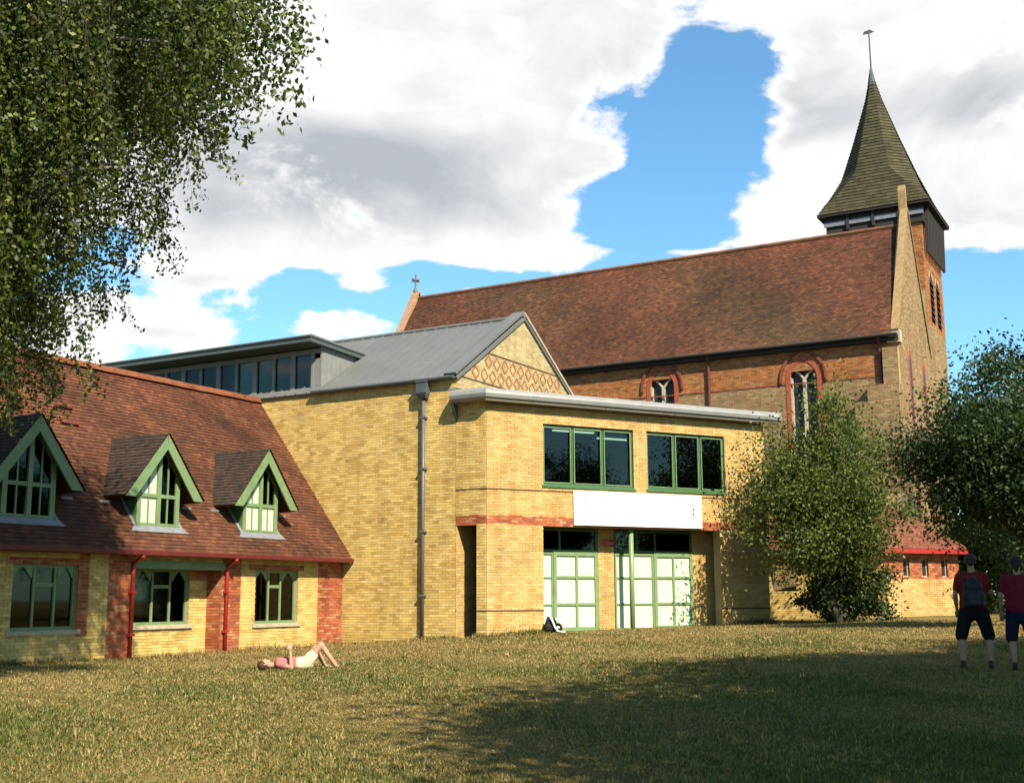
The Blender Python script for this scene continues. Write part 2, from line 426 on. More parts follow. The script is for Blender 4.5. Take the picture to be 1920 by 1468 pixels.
def wall(parent, fr, u0, u1, z0, z1, holes, pal, k=0., thick=.3, lim=None, mort='mortar', name='wall', extra=(), bholes=()):
    """wall slab with its brickwork as a sub-part; extra = [(rects, palette)] laid in other colours"""
    m = MB()
    if lim is None: slab(m, fr, u0, u1, z0, z1, holes, k, k - thick)
    else:
        pts = [fr.p(lim(z0)[0], k, z0), fr.p(lim(z0)[1], k, z0)] + [fr.p(lim(z)[1], k, z) for z in lim.zs] + [fr.p(lim(z)[0], k, z) for z in reversed(lim.zs)]
        m.prism(pts, -fr.n * thick)
    w = m.build(name, M[mort], parent)
    b = MB(); hs = list(holes) + list(bholes) + [e[0] for e in extra]
    brick_mesh(b, fr, brick_rects(u0 + .004, u1 - .004, z0, z1, hs, lim), pal, k)
    for (rc, p2) in extra: brick_mesh(b, fr, brick_rects(rc[0], rc[1], rc[2], rc[3], list(holes) + list(bholes), lim), p2, k)
    b.build('brickwork', M['brick'], w, kind='stuff', fix=False)
    return w

# ------------------------------------------------------------------ windows
def window(parent, fr, u0, u1, z0, z1, k, cols=(), rows=(), bar=.055, depth=.07, frame='green', pane='glass', name='window', panes=None, thin=None):
    """frame mesh > mullions, transoms, panes"""
    m = MB(); t = bar; thin = thin or bar * .8
    fr.box(m, u0, u0 + t, k - depth, k, z0, z1); fr.box(m, u1 - t, u1, k - depth, k, z0, z1)
    fr.box(m, u0 + t, u1 - t, k - depth, k, z0, z0 + t); fr.box(m, u0 + t, u1 - t, k - depth, k, z1 - t, z1)
    w = m.build(name, M[frame], parent)
    uc = [u0 + t] + [u0 + (u1 - u0) * c for c in cols] + [u1 - t]; zc = [z0 + t] + [z0 + (z1 - z0) * c for c in rows] + [z1 - t]
    for c in uc[1:-1]:
        q = MB(); fr.box(q, c - thin / 2, c + thin / 2, k - depth, k - .004, z0 + t, z1 - t); q.build('mullion', M[frame], w)
    for c in zc[1:-1]:
        q = MB(); fr.box(q, u0 + t, u1 - t, k - depth, k - .007, c - thin / 2, c + thin / 2); q.build('transom', M[frame], w)
    for i in range(len(uc) - 1):
        for j in range(len(zc) - 1):
            mt = pane if not panes else panes.get((i, j), pane)
            q = MB(); fr.box(q, uc[i], uc[i + 1], k - depth * .7, k - depth * .55, zc[j], zc[j + 1])
            q.build('pane', M[mt], w)
    return w

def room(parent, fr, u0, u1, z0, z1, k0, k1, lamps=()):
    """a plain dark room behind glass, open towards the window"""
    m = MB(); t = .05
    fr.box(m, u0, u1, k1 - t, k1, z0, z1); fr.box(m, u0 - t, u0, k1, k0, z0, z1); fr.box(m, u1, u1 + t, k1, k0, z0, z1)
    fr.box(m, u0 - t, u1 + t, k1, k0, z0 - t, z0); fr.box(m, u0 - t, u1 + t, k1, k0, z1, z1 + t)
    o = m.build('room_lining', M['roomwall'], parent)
    for (a, b, kk, z) in lamps:
        q = MB(); fr.box(q, a, b, kk - .06, kk + .06, z - .04, z); q.build('strip_lamp', M['lamp'], o)
    return o

def tiles(m, p0, ud, sd, nd, ulen, slen, pal, tw=.17, gauge=.11, clip=None, jit=.22, lift=.018, patch=None):
    """plain tiles: each a tilted face with its lower edge proud; p0 lower-left corner"""
    nu = int(ulen / tw) + 2; ns = int(slen / gauge) + 1
    I, J = np.meshgrid(np.arange(-1, nu), np.arange(ns)); I = I.ravel(); J = J.ravel()
    ua = (I + .5 * (J % 2)) * tw; ub = ua + tw - .006
    ua = np.clip(ua, 0, ulen); ub = np.clip(ub, 0, ulen); sa = J * gauge; sb = np.minimum(sa + gauge * 1.25, slen)
    ok = (ub - ua > .03) & (sb > sa + .02)
    if clip is not None: ok &= clip((ua + ub) / 2, sa + gauge / 2)
    ua, ub, sa, sb = ua[ok], ub[ok], sa[ok], sb[ok]; n = len(ua)
    h = lift + rng.uniform(-.004, .006, n)
    def P(u, s_, k): return np.asarray(p0) + u[:, None] * ud + s_[:, None] * sd + k[:, None] * nd
    z0 = np.zeros(n)
    V = np.stack([P(ua, sa, h), P(ub, sa, h + rng.uniform(-.003, .003, n)), P(ub, sb, z0 + .004), P(ua, sb, z0 + .004), P(ua, sa, z0 - .004), P(ub, sa, z0 - .004)], 1).reshape(-1, 3)
    base = np.arange(n) * 6
    Fq = np.concatenate([base[:, None] + np.array([[0, 1, 2, 3]]), base[:, None] + np.array([[4, 5, 1, 0]])])
    pc = np.asarray(pal)[rng.integers(0, len(pal), n)] * (1 + rng.uniform(-jit, jit, (n, 1)))
    if patch is not None: pc = pc * patch((ua + ub) / 2, sa)
    m.arr(V, Fq.tolist(), np.repeat(pc, 6, 0))

PAL_T = [(.120, .043, .019), (.105, .037, .018), (.135, .046, .019), (.095, .035, .018), (.115, .046, .022), (.15, .056, .024)]
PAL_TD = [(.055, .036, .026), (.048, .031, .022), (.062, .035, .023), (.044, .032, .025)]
PAL_TC = [(.125, .044, .021), (.10, .037, .019), (.14, .048, .021), (.085, .035, .02), (.155, .057, .025), (.11, .045, .024)]

# ================================================================== the hall with the long brick wall
HALL_TOP = 7.45
hall = thing('hall_building', 'yellow brick hall with long blank wall, grey metal roof and patterned gable', 'building', LL.p(-8, -4, -.3))
def build_hall():
    G = Frame(LL.p(-1.0, 0, 0)[:2], 29.49)      # gable end, u runs back from the long wall, faces right
    wall(hall, LL, -19.0, -1.0, -.6, HALL_TOP, [], PAL_Y, 0, .3)
    # gable end
    W, ZR = 8.0, 9.98
    def lim(z): 
        if z <= HALL_TOP: return (0.02, W)
        q = (z - HALL_TOP) / (ZR - HALL_TOP) * W / 2; return (q, W - q)
    lim.zs = [HALL_TOP, ZR - .02]
    g = wall(hall, G, 0.02, W, 5.9, ZR - .02, [], PAL_P, 0, .28, lim, name='gable_wall')
    # lattice of brown diamonds in the gable band
    c0 = None
    for row in range(2):
        zc = 7.72 + row * .44
        for i in range(16):
            uc = .55 + i * .5 + (.25 if row else 0)
            q = (zc + .2 - HALL_TOP) / (ZR - HALL_TOP) * W / 2
            if uc - .2 < q or uc + .2 > W - q: continue
            if c0 is None:
                m = MB()
                for (a, b) in (((-.2, 0), (0, .2)), ((0, .2), (.2, 0)), ((.2, 0), (0, -.2)), ((0, -.2), (-.2, 0))):
                    du, dz = b[0] - a[0], b[1] - a[1]; L_ = math.hypot(du, dz); pu, pz = -dz / L_ * .03, du / L_ * .03
                    pts = [(a[0] + pu, a[1] + pz), (b[0] + pu, b[1] + pz), (b[0] - pu, b[1] - pz), (a[0] - pu, a[1] - pz)]
                    m.prism([G.d * x + np.array([0, 0, y]) + G.n * .022 for x, y in pts], -G.n * .03)
                c0 = m.build('diaper_diamond', plain('brown_brick', (.30, .13, .06), .9, .1, .3), hall, origin=(0, 0, 0))
                o = c0
            else:
                o = c0.copy(); col.objects.link(o)
            o.location = tuple(G.p(uc, 0, zc) - ORG[hall])
    for zz in (7.47, 8.43):
        q = (zz - HALL_TOP) / (ZR - HALL_TOP) * W / 2 + .05
        m = MB(); G.box(m, q, W - q, -.01, .022, zz - .025, zz + .025); m.build('string_course', M['ink'], hall)
    # grey metal roof in seamed panels, front slope
    sl = np.array([0, 0, ZR - HALL_TOP]) - LL.n * (W / 2); SL = np.linalg.norm(sl); sd = sl / SL
    nd = np.cross(LL.d, sd); nd = nd if nd[2] > 0 else -nd
    m = MB(); e0 = LL.p(-19.0, .10, HALL_TOP - .055); e1 = LL.p(-.92, .10, HALL_TOP - .055)
    ext = SL + .10
    m.prism([e0, e1, e1 + sd * ext, e0 + sd * ext], -nd * .08)
    back = LL.n * -W; rb = e0 + sd * ext; rb1 = e1 + sd * ext
    sd2 = np.array([0, 0, -(ZR - HALL_TOP)]) - LL.n * (W / 2); sd2 /= np.linalg.norm(sd2)
    m.prism([rb, rb1, rb1 + sd2 * ext, rb + sd2 * ext], np.array([0, 0, -.08]))
    rf = m.build('roof', M['zinc'], hall)
    u = -18.9
    while u < -1.0:
        q = MB(); a = LL.p(u, .10, HALL_TOP - .055)
        q.prism([a, a + LL.d * .03, a + LL.d * .03 + sd * ext, a + sd * ext], nd * .035); q.build('standing_seam', M['zinc'], rf)
        u += .43
    q = MB(); q.tube([rb + nd * .02, rb1 + nd * .02], .07, 8); q.build('ridge_roll', M['zinc'], rf)
    # coping of the gable
    for sgn in (0, 1):
        q = MB()
        if sgn == 0: a, b = G.p(-.10, .06, HALL_TOP + .02), G.p(W / 2, .06, ZR + .13)
        else: a, b = G.p(W + .10, .06, HALL_TOP + .02), G.p(W / 2, .06, ZR + .13)
        t = (b - a) / np.linalg.norm(b - a); up = np.cross(t, G.n); up = up if up[2] > 0 else -up
        q.prism([a, b, b + up * .07, a + up * .07], -G.n * .42); q.build('gable_coping', M['zinc'] if sgn == 0 else M['stone'], hall)
    # eaves gutter, hopper and downpipe
    q = MB(); q.tube([LL.p(-6.2, .16, HALL_TOP - .05), LL.p(-1.0, .16, HALL_TOP - .05)], .055, 8); q.build('gutter', M['slategrey'], hall)
    uh = LL.uv(797, 900)[0]
    q = MB()
    q.rings([[LL.p(uh + a * s, .03 + b * s2, z) for a, b in ((-1, 0), (1, 0), (1, 1), (-1, 1))] for s, s2, z in ((.12, .17, 6.86), (.17, .24, 7.0), (.17, .24, 7.3), (.19, .26, 7.32), (.19, .26, 7.36))])
    q.build('hopper', M['slategrey'], hall)
    q = MB(); q.tube([LL.p(uh, .11, 6.9), LL.p(uh, .10, -.3)], .055, 10); dp = q.build('downpipe', M['pipe'], hall, smooth=True)
    for z in (1.2, 3.0, 4.8, 6.3):
        q = MB(); LL.box(q, uh - .085, uh + .085, .0, .17, z - .03, z + .03); q.build('pipe_bracket', M['pipe'], dp)
build_hall()

def build_clerestory():
    kw = -.30; u0, u1 = -15.2, -6.17
    zb, zt = 7.52, 8.72
    m = MB(); LL.box(m, u0, u1, kw - .08, kw + .02, 7.45, zb); LL.box(m, u0, u1, kw - .08, kw + .02, zt, zt + .16)
    fr_ = m.build('clerestory_frame', M['cladding'], hall)
    n = 11; st = (u1 - .35 - u0) / n
    for i in range(n + 1):
        q = MB(); a = u0 + i * st; wide = .05 if i % 2 else .085
        LL.box(q, a - wide, a + wide, kw - .07, kw + .03, zb, zt); q.build('mullion', M['cladding'], fr_)
        if i < n:
            q = MB(); LL.box(q, a + .04, a + st - .04, kw - .05, kw - .03, zb, zt); q.build('pane', M['glass'], fr_)
    q = MB(); LL.box(q, u1 - .30, u1 - .004, kw - .05, kw + .012, zb, zt - .16); q.build('corner_panel', M['cladding'], fr_)
    m = MB(); LL.box(m, u0, u1 - .1, kw - 1.9, kw - 1.8, 7.5, 8.8); m.build('inner_screen', M['roomwall'], fr_)
    # triangular cheek towards the gable
    C_ = Frame(LL.p(u1, 0, 0)[:2], 29.49)
    roofz = lambda w: HALL_TOP + w * (9.98 - HALL_TOP) / 4.0
    m = MB(); m.prism([C_.p(.30, 0, 7.5), C_.p(2.35, 0, roofz(2.35) - .05), C_.p(2.35, 0, 8.93), C_.p(.30, 0, 8.93)], -C_.n * .06)
    ck = m.build('clerestory_cheek', M['cladding'], hall)
    for i in range(1, 9):
        w = .3 + i * .24
        if roofz(w) > 8.85: break
        q = MB(); C_.box(q, w - .008, w + .008, .0, .012, roofz(w) + .04, 8.9); q.build('cladding_seam', M['cladding'], ck)
    # low roof with deep front overhang
    m = MB(); a, b = LL.p(-15.6, .45, 9.12), LL.p(-6.02, .45, 9.12); c_, d_ = LL.p(-6.02, -2.75, 8.98), LL.p(-15.6, -2.75, 8.98)
    m.prism([a, b, c_, d_], np.array([0, 0, -.17])); rf = m.build('clerestory_roof', M['slategrey'], hall)
    q = MB(); q.tube([b + np.array([0, 0, .01]), c_ + np.array([0, 0, .01])], .05, 8); q.build('verge_trim', M['zinc'], rf)
    q = MB(); q.tube([a, b], .045, 8); q.build('verge_trim', M['slategrey'], rf)
build_clerestory()

# ================================================================== the entrance block
block = thing('entrance_block', 'two storey yellow brick entrance block with green windows and red brick band', 'building', FF.p(5, -2.5, .1))
def build_block():
    TOP = 6.62; U1 = 10.02; zl = 3.14                   # zl underside of the red band
    rec = .75
    win = [(1.84, 4.97, 4.32, 6.10), (5.46, 8.42, 4.33, 6.10)]
    porch = (1.82, 8.13, -.5, zl)
    sh = win + [porch]
    strings = [(0, U1, 4.12, 4.165), (0, U1, .745, .79)]
    band = (0.0, U1, zl, zl + .29)
    wall(block, FF, 0.0, U1, -.5, TOP, sh, PAL_F, 0, .33, extra=[(band, PAL_R)], bholes=strings)
    # short side wall next to the hall, with a tall slot
    slot = (-.97, -.31, -.5, zl)
    wall(block, LL, -1.0, -.01, -.5, TOP + .1, [slot], PAL_Y, .006, .34, extra=[((-1.0, -.01, zl, zl + .29), PAL_R)], bholes=[(-1.0, 0, 4.12, 4.165), (-1.0, 0, .745, .79)])
    # dark string courses
    for (a, b, z0, z1) in strings:
        for (s0, s1) in ([(0, U1)] if z0 > 4 else [(0, porch[0]), (porch[1], U1)]):
            q = MB(); FF.box(q, s0, s1, -.01, .018, z0, z1); q.build('string_course', M['ink'], block)
        for (s0, s1) in ([(-1.0, 0)] if z0 > 4 else [(-1.0, slot[0]), (slot[1], 0)]):
            q = MB(); LL.box(q, s0, s1, -.01, .024, z0, z1); q.build('string_course', M['ink'], block)
    # inside the slot: lit jamb and dark back
    J = Frame(LL.p(slot[0], 0, 0)[:2], 29.49)
    m = MB(); brick_mesh(m, J, brick_rects(-.0, 1.0, -.5, zl), PAL_F, 0.0, .006)
    m.build('jamb_brickwork', M['brick'], block, kind='stuff', fix=False)
    m = MB(); J.box(m, 0.02, 1.05, -.12, -.004, -.5, zl + .1); m.build('slot_jamb', M['mortar'], block)
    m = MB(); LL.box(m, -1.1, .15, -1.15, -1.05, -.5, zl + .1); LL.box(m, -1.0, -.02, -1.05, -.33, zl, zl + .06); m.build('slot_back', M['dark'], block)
    # right flank (seen only from the side)
    RF = Frame(FF.p(U1, 0, 0)[:2], 61.73 - 90)
    wall(block, RF, .02, 6.0, -.4, TOP, [], PAL_F, -.0, .3, name='flank_wall')
    # porch: recessed plane with doors, glazing, brick panels
    k = -rec
    g0 = [float(gz(*FF.p(u, k, 0)[:2])) for u in (2, 8)]
    def U(px, py=1100): return FF.uv(px, py, k)[0]
    zf = .2
    m = MB(); FF.box(m, .2, 9.6, k - .02, -.36, zl + .002, zl + .10); m.build('porch_ceiling', M['timber'], block)
    m = MB(); FF.box(m, 1.5, 9.4, k - .5, -.02, -.4, zf - .06); m.build('porch_step', plain('paving', (.36, .33, .25), .9, .1, .15, 4, .3), block)
    pa, pb = U(1122), U(1152)
    wall(block, FF, pa, pb, -.3, zl, [], PAL_F, k, .2, name='porch_pier')
    wall(block, FF, U(1300), 9.5, -.3, zl, [], PAL_F, k - .02, .2, name='porch_pier')
    wall(block, FF, .2, 1.9, -.3, zl, [], PAL_F, k - .02, .2, name='porch_pier')
    for (a, b) in ((pa - .02, pb + .02),):
        q = MB(); brick_mesh(q, FF, brick_rects(a, b, 2.62, 2.85), PAL_R, k + .012, .012); q.build('red_brick_band', M['brick'], block, kind='stuff', fix=False)
    zt = FF.uv(1080, 1035, k)[1]
    def door(ua, ub, cols, name):
        w = window(block, FF, ua, ub, zf - .04, zt, k + .03, cols, (.335, .68), .11, .09, 'green', 'blind_and_reflection', name, thin=.075)
        return w
    # left bay: side light then a pair of leaves
    d1 = U(1018) - .35; d2 = U(1037)
    window(block, FF, d1, d2, zf - .04, zt - .02, k + .02, (), (.335, .68), .05, .08, 'green', 'blind_and_reflection', 'side_light')
    door(d2 + .01, pa - .02, (.52,), 'door')
    e1 = U(1185); e2 = U(1226)
    window(block, FF, pb + .02, e1, zf - .04, zt - .02, k + .02, (), (.335, .68), .06, .08, 'green', 'blind_and_reflection', 'side_light')
    window(block, FF, e1 + .01, e2, zf - .04, zt - .02, k + .02, (), (.335, .68), .06, .08, 'green', 'blind_and_reflection', 'side_light')
    door(e2 + .01, U(1300) - .02, (.5,), 'door')
    # dark glazing above the doors
    for (a, b, cs) in ((d1, pa - .02, (.42,)), (pb + .02, U(1300) - .02, (.28, .52))):
        window(block, FF, a, b, zt + .012, zl - .02, k + .0, cs, (), .06, .08, 'green_d', 'glass', 'transom_light')
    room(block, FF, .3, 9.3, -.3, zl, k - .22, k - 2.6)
    # green post carrying the lintel
    up = FF.uv(1185, 1100, -.2)[0]
    q = MB(); q.tube([FF.p(up, -.2, -.2), FF.p(up, -.2, zl)], .075, 12); q.build('porch_post', M['green'], block, smooth=True)
    # upper windows
    for i, (a, b, z0, z1) in enumerate(win):
        w = window(block, FF, a, b, z0, z1, -.07, (.33, .665) if i == 0 else (.36, .69), (), .055, .09, 'green_d', 'glass')
        n = 3
        cs = [0, .33, .665, 1] if i == 0 else [0, .36, .69, 1]
        for j in range(3):            # opening lights with paler edges
            s0, s1 = a + (b - a) * cs[j] + .05, a + (b - a) * cs[j + 1] - .05
            q = MB(); t = .028
            FF.box(q, s0, s0 + t, -.10, -.06, z0 + .07, z1 - .07); FF.box(q, s1 - t, s1, -.10, -.06, z0 + .07, z1 - .07)
            FF.box(q, s0 + t, s1 - t, -.10, -.06, z0 + .07, z0 + .07 + t); FF.box(q, s0 + t, s1 - t, -.10, -.06, z1 - .07 - t, z1 - .07)
            q.build('sash', M['green'], w)
        q = MB(); FF.box(q, a - .05, b + .05, -.12, .05, z0 - .07, z0 - .003); q.build('window_sill', M['green_d'], w)
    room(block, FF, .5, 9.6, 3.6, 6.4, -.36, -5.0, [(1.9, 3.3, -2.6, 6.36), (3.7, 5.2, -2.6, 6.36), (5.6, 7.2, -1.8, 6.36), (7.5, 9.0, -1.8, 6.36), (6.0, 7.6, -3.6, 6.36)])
    # low roof with rolled pale metal eave on both sides
    def inter(kf, kl):                # point kf in front of the facade and kl in front of the side wall
        A_ = np.array([FF.n[:2], LL.n[:2]]); s = np.linalg.solve(A_, np.array([kf, kl])); return np.array([AC[0] + s[0], AC[1] + s[1]])
    def pt(xy, z): return np.array([xy[0], xy[1], z])
    rows = []
    for kf, z in ((.06, 6.60), (.22, 6.60), (.30, 6.63), (.36, 6.70), (.385, 6.79), (.36, 6.88), (.30, 6.94), (.20, 6.975), (-.5, 7.03), (-2.2, 7.10)):
        kl = kf if kf > -.4 else max(kf, -.4)
        c_ = inter(kf, kf if kf > 0 else 0.02)
        s_ = LL.p(-1.0 - (.0), kf if kf > 0 else .02, 0)[:2]
        e_ = FF.p(10.5, kf, 0)[:2]
        rows.append([pt(s_, z), pt(c_, z), pt(e_, z)])
    m = MB(); n = len(rows)
    for a, b in zip(rows, rows[1:]):
        for i in range(2): m.face([a[i], a[i + 1], b[i + 1], b[i]])
    m.face([r_[2] for r_ in rows]); m.face([r_[0] for r_ in reversed(rows)])
    rf = m.build('roof', M['alu'], block)
    sol = rf.modifiers.new('thick', 'SOLIDIFY'); sol.thickness = .012
    m = MB(); m.prism([FF.p(.0, -2.2, 7.08), FF.p(10.5, -2.2, 7.08), FF.p(10.5, -6.2, 7.18), FF.p(3.0, -6.2, 7.18)], np.array([0, 0, -.1])); m.build('roof_deck', M['zinc'], rf)
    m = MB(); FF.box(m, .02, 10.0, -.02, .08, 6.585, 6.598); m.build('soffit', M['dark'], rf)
    for uu in (1.3, 3.8, 6.3, 8.8):
        q = MB(); prof = [(.22, 6.598), (.305, 6.628), (.368, 6.70), (.392, 6.79), (.368, 6.88), (.30, 6.947), (.20, 6.982)]
        for (a, b) in zip(prof, prof[1:]):
            q.face([FF.p(uu, a[0], a[1]), FF.p(uu + .05, a[0], a[1]), FF.p(uu + .05, b[0], b[1]), FF.p(uu, b[0], b[1])])
        q.build('eave_joint', M['zinc'], rf)
    # small bracket lamp on the hall corner
    q = MB(); q.prism([LL.p(-.98, .04, 6.58), LL.p(-.98, .33, 6.58), LL.p(-.98, .04, 6.1)], LL.d * .05); q.build('eave_bracket', M['slategrey'], block)
build_block()

def build_sign():
    c = FF.p(5.15, .05, 3.18)
    s = thing('banner_sign', 'long white sign board fixed above the porch doors', 'sign', c)
    ub, zb = FF.uv(1076, 983, .05); uc, zc = FF.uv(1314, 928, .05)
    m = MB(); FF.box(m, ub, uc, .03, .07, 3.19, 4.19); bd = m.build('board', M['white'], s)
    def mark(px0, px1, py0, py1, mat):
        a, z1 = FF.uv(px0, py0, .07); b, z0 = FF.uv(px1, py1, .07)
        q = MB(); FF.box(q, a, b, .0702, .0745, z0, z1); q.build('lettering_mark', M[mat], bd)
    for x0 in (1094, 1102): mark(x0, x0 + 4, 936, 948, 'faint')
    mark(1118, 1121, 940, 950, 'faint'); mark(1135, 1139, 934, 941, 'faint')
    for i in range(9):
        x0 = 1165 + i * 9 + random.uniform(-2, 2); y0 = 941 + random.uniform(-4, 3); mark(x0, x0 + 3, y0, y0 + random.uniform(4, 8), 'faint')
    for y0 in (953, 962): mark(1298, 1302, y0, y0 + 4.5, 'blackdot')
    for x0 in (1145, 1202, 1209): mark(x0, x0 + 2.5, 966, 974, 'faint')
build_sign()

# ================================================================== the cottage wing
cott = thing('cottage_wing', 'low brick cottage with steep red tiled roof and three green gabled dormers', 'house', HH.p(-7, -3, -.4))
EAVE_Z, RIDGE_K, RIDGE_Z, OVER = 2.28, -3.45, 7.33, .34
TANP = (RIDGE_Z - EAVE_Z) / (OVER - RIDGE_K)
def roof_z(k): return EAVE_Z + (OVER - k) * TANP
def build_cottage():
    u = lambda px, py=1150, k=0: HH.uv(px, py, k)[0]
    UL = -17.0; ZT = 2.22
    rec = .52
    w1 = (u(19), u(143), .47, 1.90); w3 = (u(477), u(557), .47, 1.90)
    bay = (u(249), u(414), -.8, 2.06)
    redA = (u(594), -.02, -.8, ZT); redB = (bay[1], u(449), -.8, ZT); redC = (u(200), bay[0], -.8, ZT)
    redD = (w1[1], w1[1] + .3, .3, ZT - .06)
    w0 = (-16.2, -14.2, .47, 1.90)
    wall(cott, HH, UL, -.01, -.8, ZT, [w0, w1, w3, bay], PAL_Y, 0, .3, mort='mortar', extra=[(redA, PAL_R), (redB, PAL_R), (redC, PAL_R), (redD, PAL_R), ((w3[0] - .3, w3[1] + .25, 1.90, 2.05), PAL_R), ((w1[0] - .2, w1[1], 1.90, 2.05), PAL_R)])
    # recessed bay
    k = -rec
    mw = (HH.uv(250, 1120, k)[0], HH.uv(354, 1120, k)[0], .50, 1.88)
    wall(cott, HH, bay[0] - .1, bay[1] + .02, -.8, ZT, [mw], PAL_Y, k, .25, name='bay_wall', extra=[((bay[0] - .1, bay[1], 1.62, 1.9), PAL_R)])
    RV = Frame(HH.p(bay[1], 0, 0)[:2], 119.49)      # right reveal of the bay, faces along the wall
    m = MB(); brick_mesh(m, RV, brick_rects(-rec, -.01, -.8, 2.06), PAL_R, 0, .008); m.build('reveal_brickwork', M['brick'], cott, kind='stuff', fix=False)
    m = MB(); HH.box(m, bay[0] - .05, bay[1] + .10, -.20, .06, 1.86, 2.05); m.build('lintel_beam', M['green'], cott)
    m = MB(); HH.box(m, bay[0], bay[1], -.32, -.22, 1.95, ZT); m.build('lintel_back', M['green_d'], cott)
    # windows
    def casement(b, kk, cols, pane_mats=None):
        w = window(cott, HH, b[0], b[1], b[2], b[3], kk, cols, (), .07, .08, 'green', 'glass', panes=pane_mats)
        q = MB(); HH.box(q, b[0] - .10, b[1] + .10, kk - .05, kk + .13, b[2] - .10, b[2] - .004); q.build('window_sill', M['stone'], w)
        n = len(cols) + 1; cs = [0] + list(cols) + [1]
        for i in range(n):                # arched heads in the outer lights, hopper bar in the middle
            a0, a1 = b[0] + (b[1] - b[0]) * cs[i] + .04, b[0] + (b[1] - b[0]) * cs[i + 1] - .04
            q = MB()
            if i == 1:
                HH.box(q, a0, a1, kk - .06, kk - .012, b[3] - .48, b[3] - .40); q.build('hopper_bar', M['green'], w)
            else:
                zc = b[3] - .07
                for s0, s1 in ((a0, 1), (a1, -1)):
                    q.prism([HH.p(s0, kk - .012, zc), HH.p(s0 + s1 * (a1 - a0) * .42, kk - .012, zc), HH.p(s0 + s1 * .03, kk - .012, zc - .24)], -HH.n * .04)
                q.build('arched_head', M['green'], w)
        return w
    casement(w3, -.08, (.36, .64)); casement(w1, -.08, (.36, .68)); casement(mw, k - .06, (.36, .68)); casement(w0, -.08, (.36, .68))
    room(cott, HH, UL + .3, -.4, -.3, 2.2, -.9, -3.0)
    # roof
    p0 = HH.p(UL, OVER, EAVE_Z); sl = HH.p(0, RIDGE_K, RIDGE_Z) - HH.p(0, OVER, EAVE_Z); SL = np.linalg.norm(sl); sd = sl / SL
    nd = np.cross(HH.d, sd); nd = nd if nd[2] > 0 else -nd
    ulen = -UL - .012
    m = MB(); m.prism([p0, p0 + HH.d * ulen, p0 + HH.d * ulen + sl, p0 + sl], -nd * .09)
    rb = p0 + sl; sb = np.array([0, 0, -(RIDGE_Z - EAVE_Z)]) - HH.n * (OVER - RIDGE_K)
    m.prism([rb, rb + HH.d * ulen, rb + HH.d * ulen + sb, rb + sb], np.array([0, 0, -.09]))
    rf = m.build('roof', M['tile_under'], cott)
    t = MB()
    ncache = {}
    def patch(ua, sa):
        v = .9 + .22 * np.sin(ua * .9 + 1.0) * np.sin(sa * 1.3 + ua * .35) + .10 * np.sin(ua * 2.3 + sa * 3.1)
        r_ = np.stack([v + .10 * sstep(SL - 1.4, SL, sa), v, v], 1); return r_
    tiles(t, p0 + nd * .004 - sd * .03, HH.d, sd, nd, ulen, SL + .03, PAL_T, .17, .115, None, .2, .024, patch)
    t.build('roof_tiles', M['tile'], rf, kind='stuff', fix=False)
    # back slope is plain; ridge tiles one by one
    c0 = None; uu = -.25; i = 0
    while uu > -13.5:
        if c0 is None:
            q = MB(); prof = [(-.17, -.10), (-.12, .02), (0, .085), (.12, .02), (.17, -.10)]
            a = np.array([0, 0, 0.])
            q.rings([[a + HH.d * s + HH.n * x + np.array([0, 0, z * f]) for x, z in prof] for s, f in ((-.21, 1), (.19, 1), (.21, 1.12))], cap=True)
            c0 = q.build('ridge_tile', plain('ridge_clay', (.185, .062, .026), .8, .2, .35, 2.5), rf, origin=(0, 0, 0)); o = c0
        else: o = c0.copy(); col.objects.link(o)
        o.location = tuple(HH.p(uu, RIDGE_K, RIDGE_Z + .03 + random.uniform(-.008, .008)) - ORG[cott]); uu -= .43
    # verge where the roof dies into the hall wall
    # gutter, fascia, downpipes
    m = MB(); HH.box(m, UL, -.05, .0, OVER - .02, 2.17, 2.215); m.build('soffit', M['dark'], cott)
    m = MB(); prof = [(.0, .055), (.0, -.03), (.03, -.065), (.08, -.075), (.125, -.05), (.135, .05), (.12, .055), (.11, -.03), (.08, -.055), (.04, -.045), (.02, -.02), (.02, .055)]
    m.rings([[HH.p(a, OVER - .03 + x, EAVE_Z - .055 + z) for x, z in prof] for a in (UL, -.04)]); m.build('gutter', M['maroon'], cott)
    for px in (243, 420):
        uu = u(px, 1130)
        q = MB(); q.tube([HH.p(uu, OVER + .03, 2.2), HH.p(uu, OVER + .02, 2.12), HH.p(uu, .09, 1.98), HH.p(uu, .08, 1.85), HH.p(uu, .08, -.5)], .048, 10); dp = q.build('downpipe', M['redpaint'], cott, smooth=True)
        q = MB(); q.tube([HH.p(uu, OVER + .03, 2.24), HH.p(uu, OVER + .03, 2.10)], .065, 10); q.build('pipe_outlet', M['redpaint'], dp)
        for z in (.3, 1.3):
            q = MB(); HH.box(q, uu - .075, uu + .075, 0, .14, z - .03, z + .03); q.build('pipe_bracket', M['redpaint'], dp)
    # roof lights / snow boards at far left seen as short dark slots
    for (px, py) in ((100, 765), (112, 796)):
        r_ = ray(px, py); nn = HH.n * TANP + np.array([0, 0, 1]); pp = HH.p(0, OVER, EAVE_Z); tt = ((pp - CPOS) @ nn) / (r_ @ nn); q0 = CPOS + tt * r_
        q = MB(); q.prism([q0, q0 + HH.d * .55, q0 + HH.d * .55 + sd * .05, q0 + sd * .05], nd * .09); q.build('snow_bracket', M['maroon'], rf)
build_cottage()

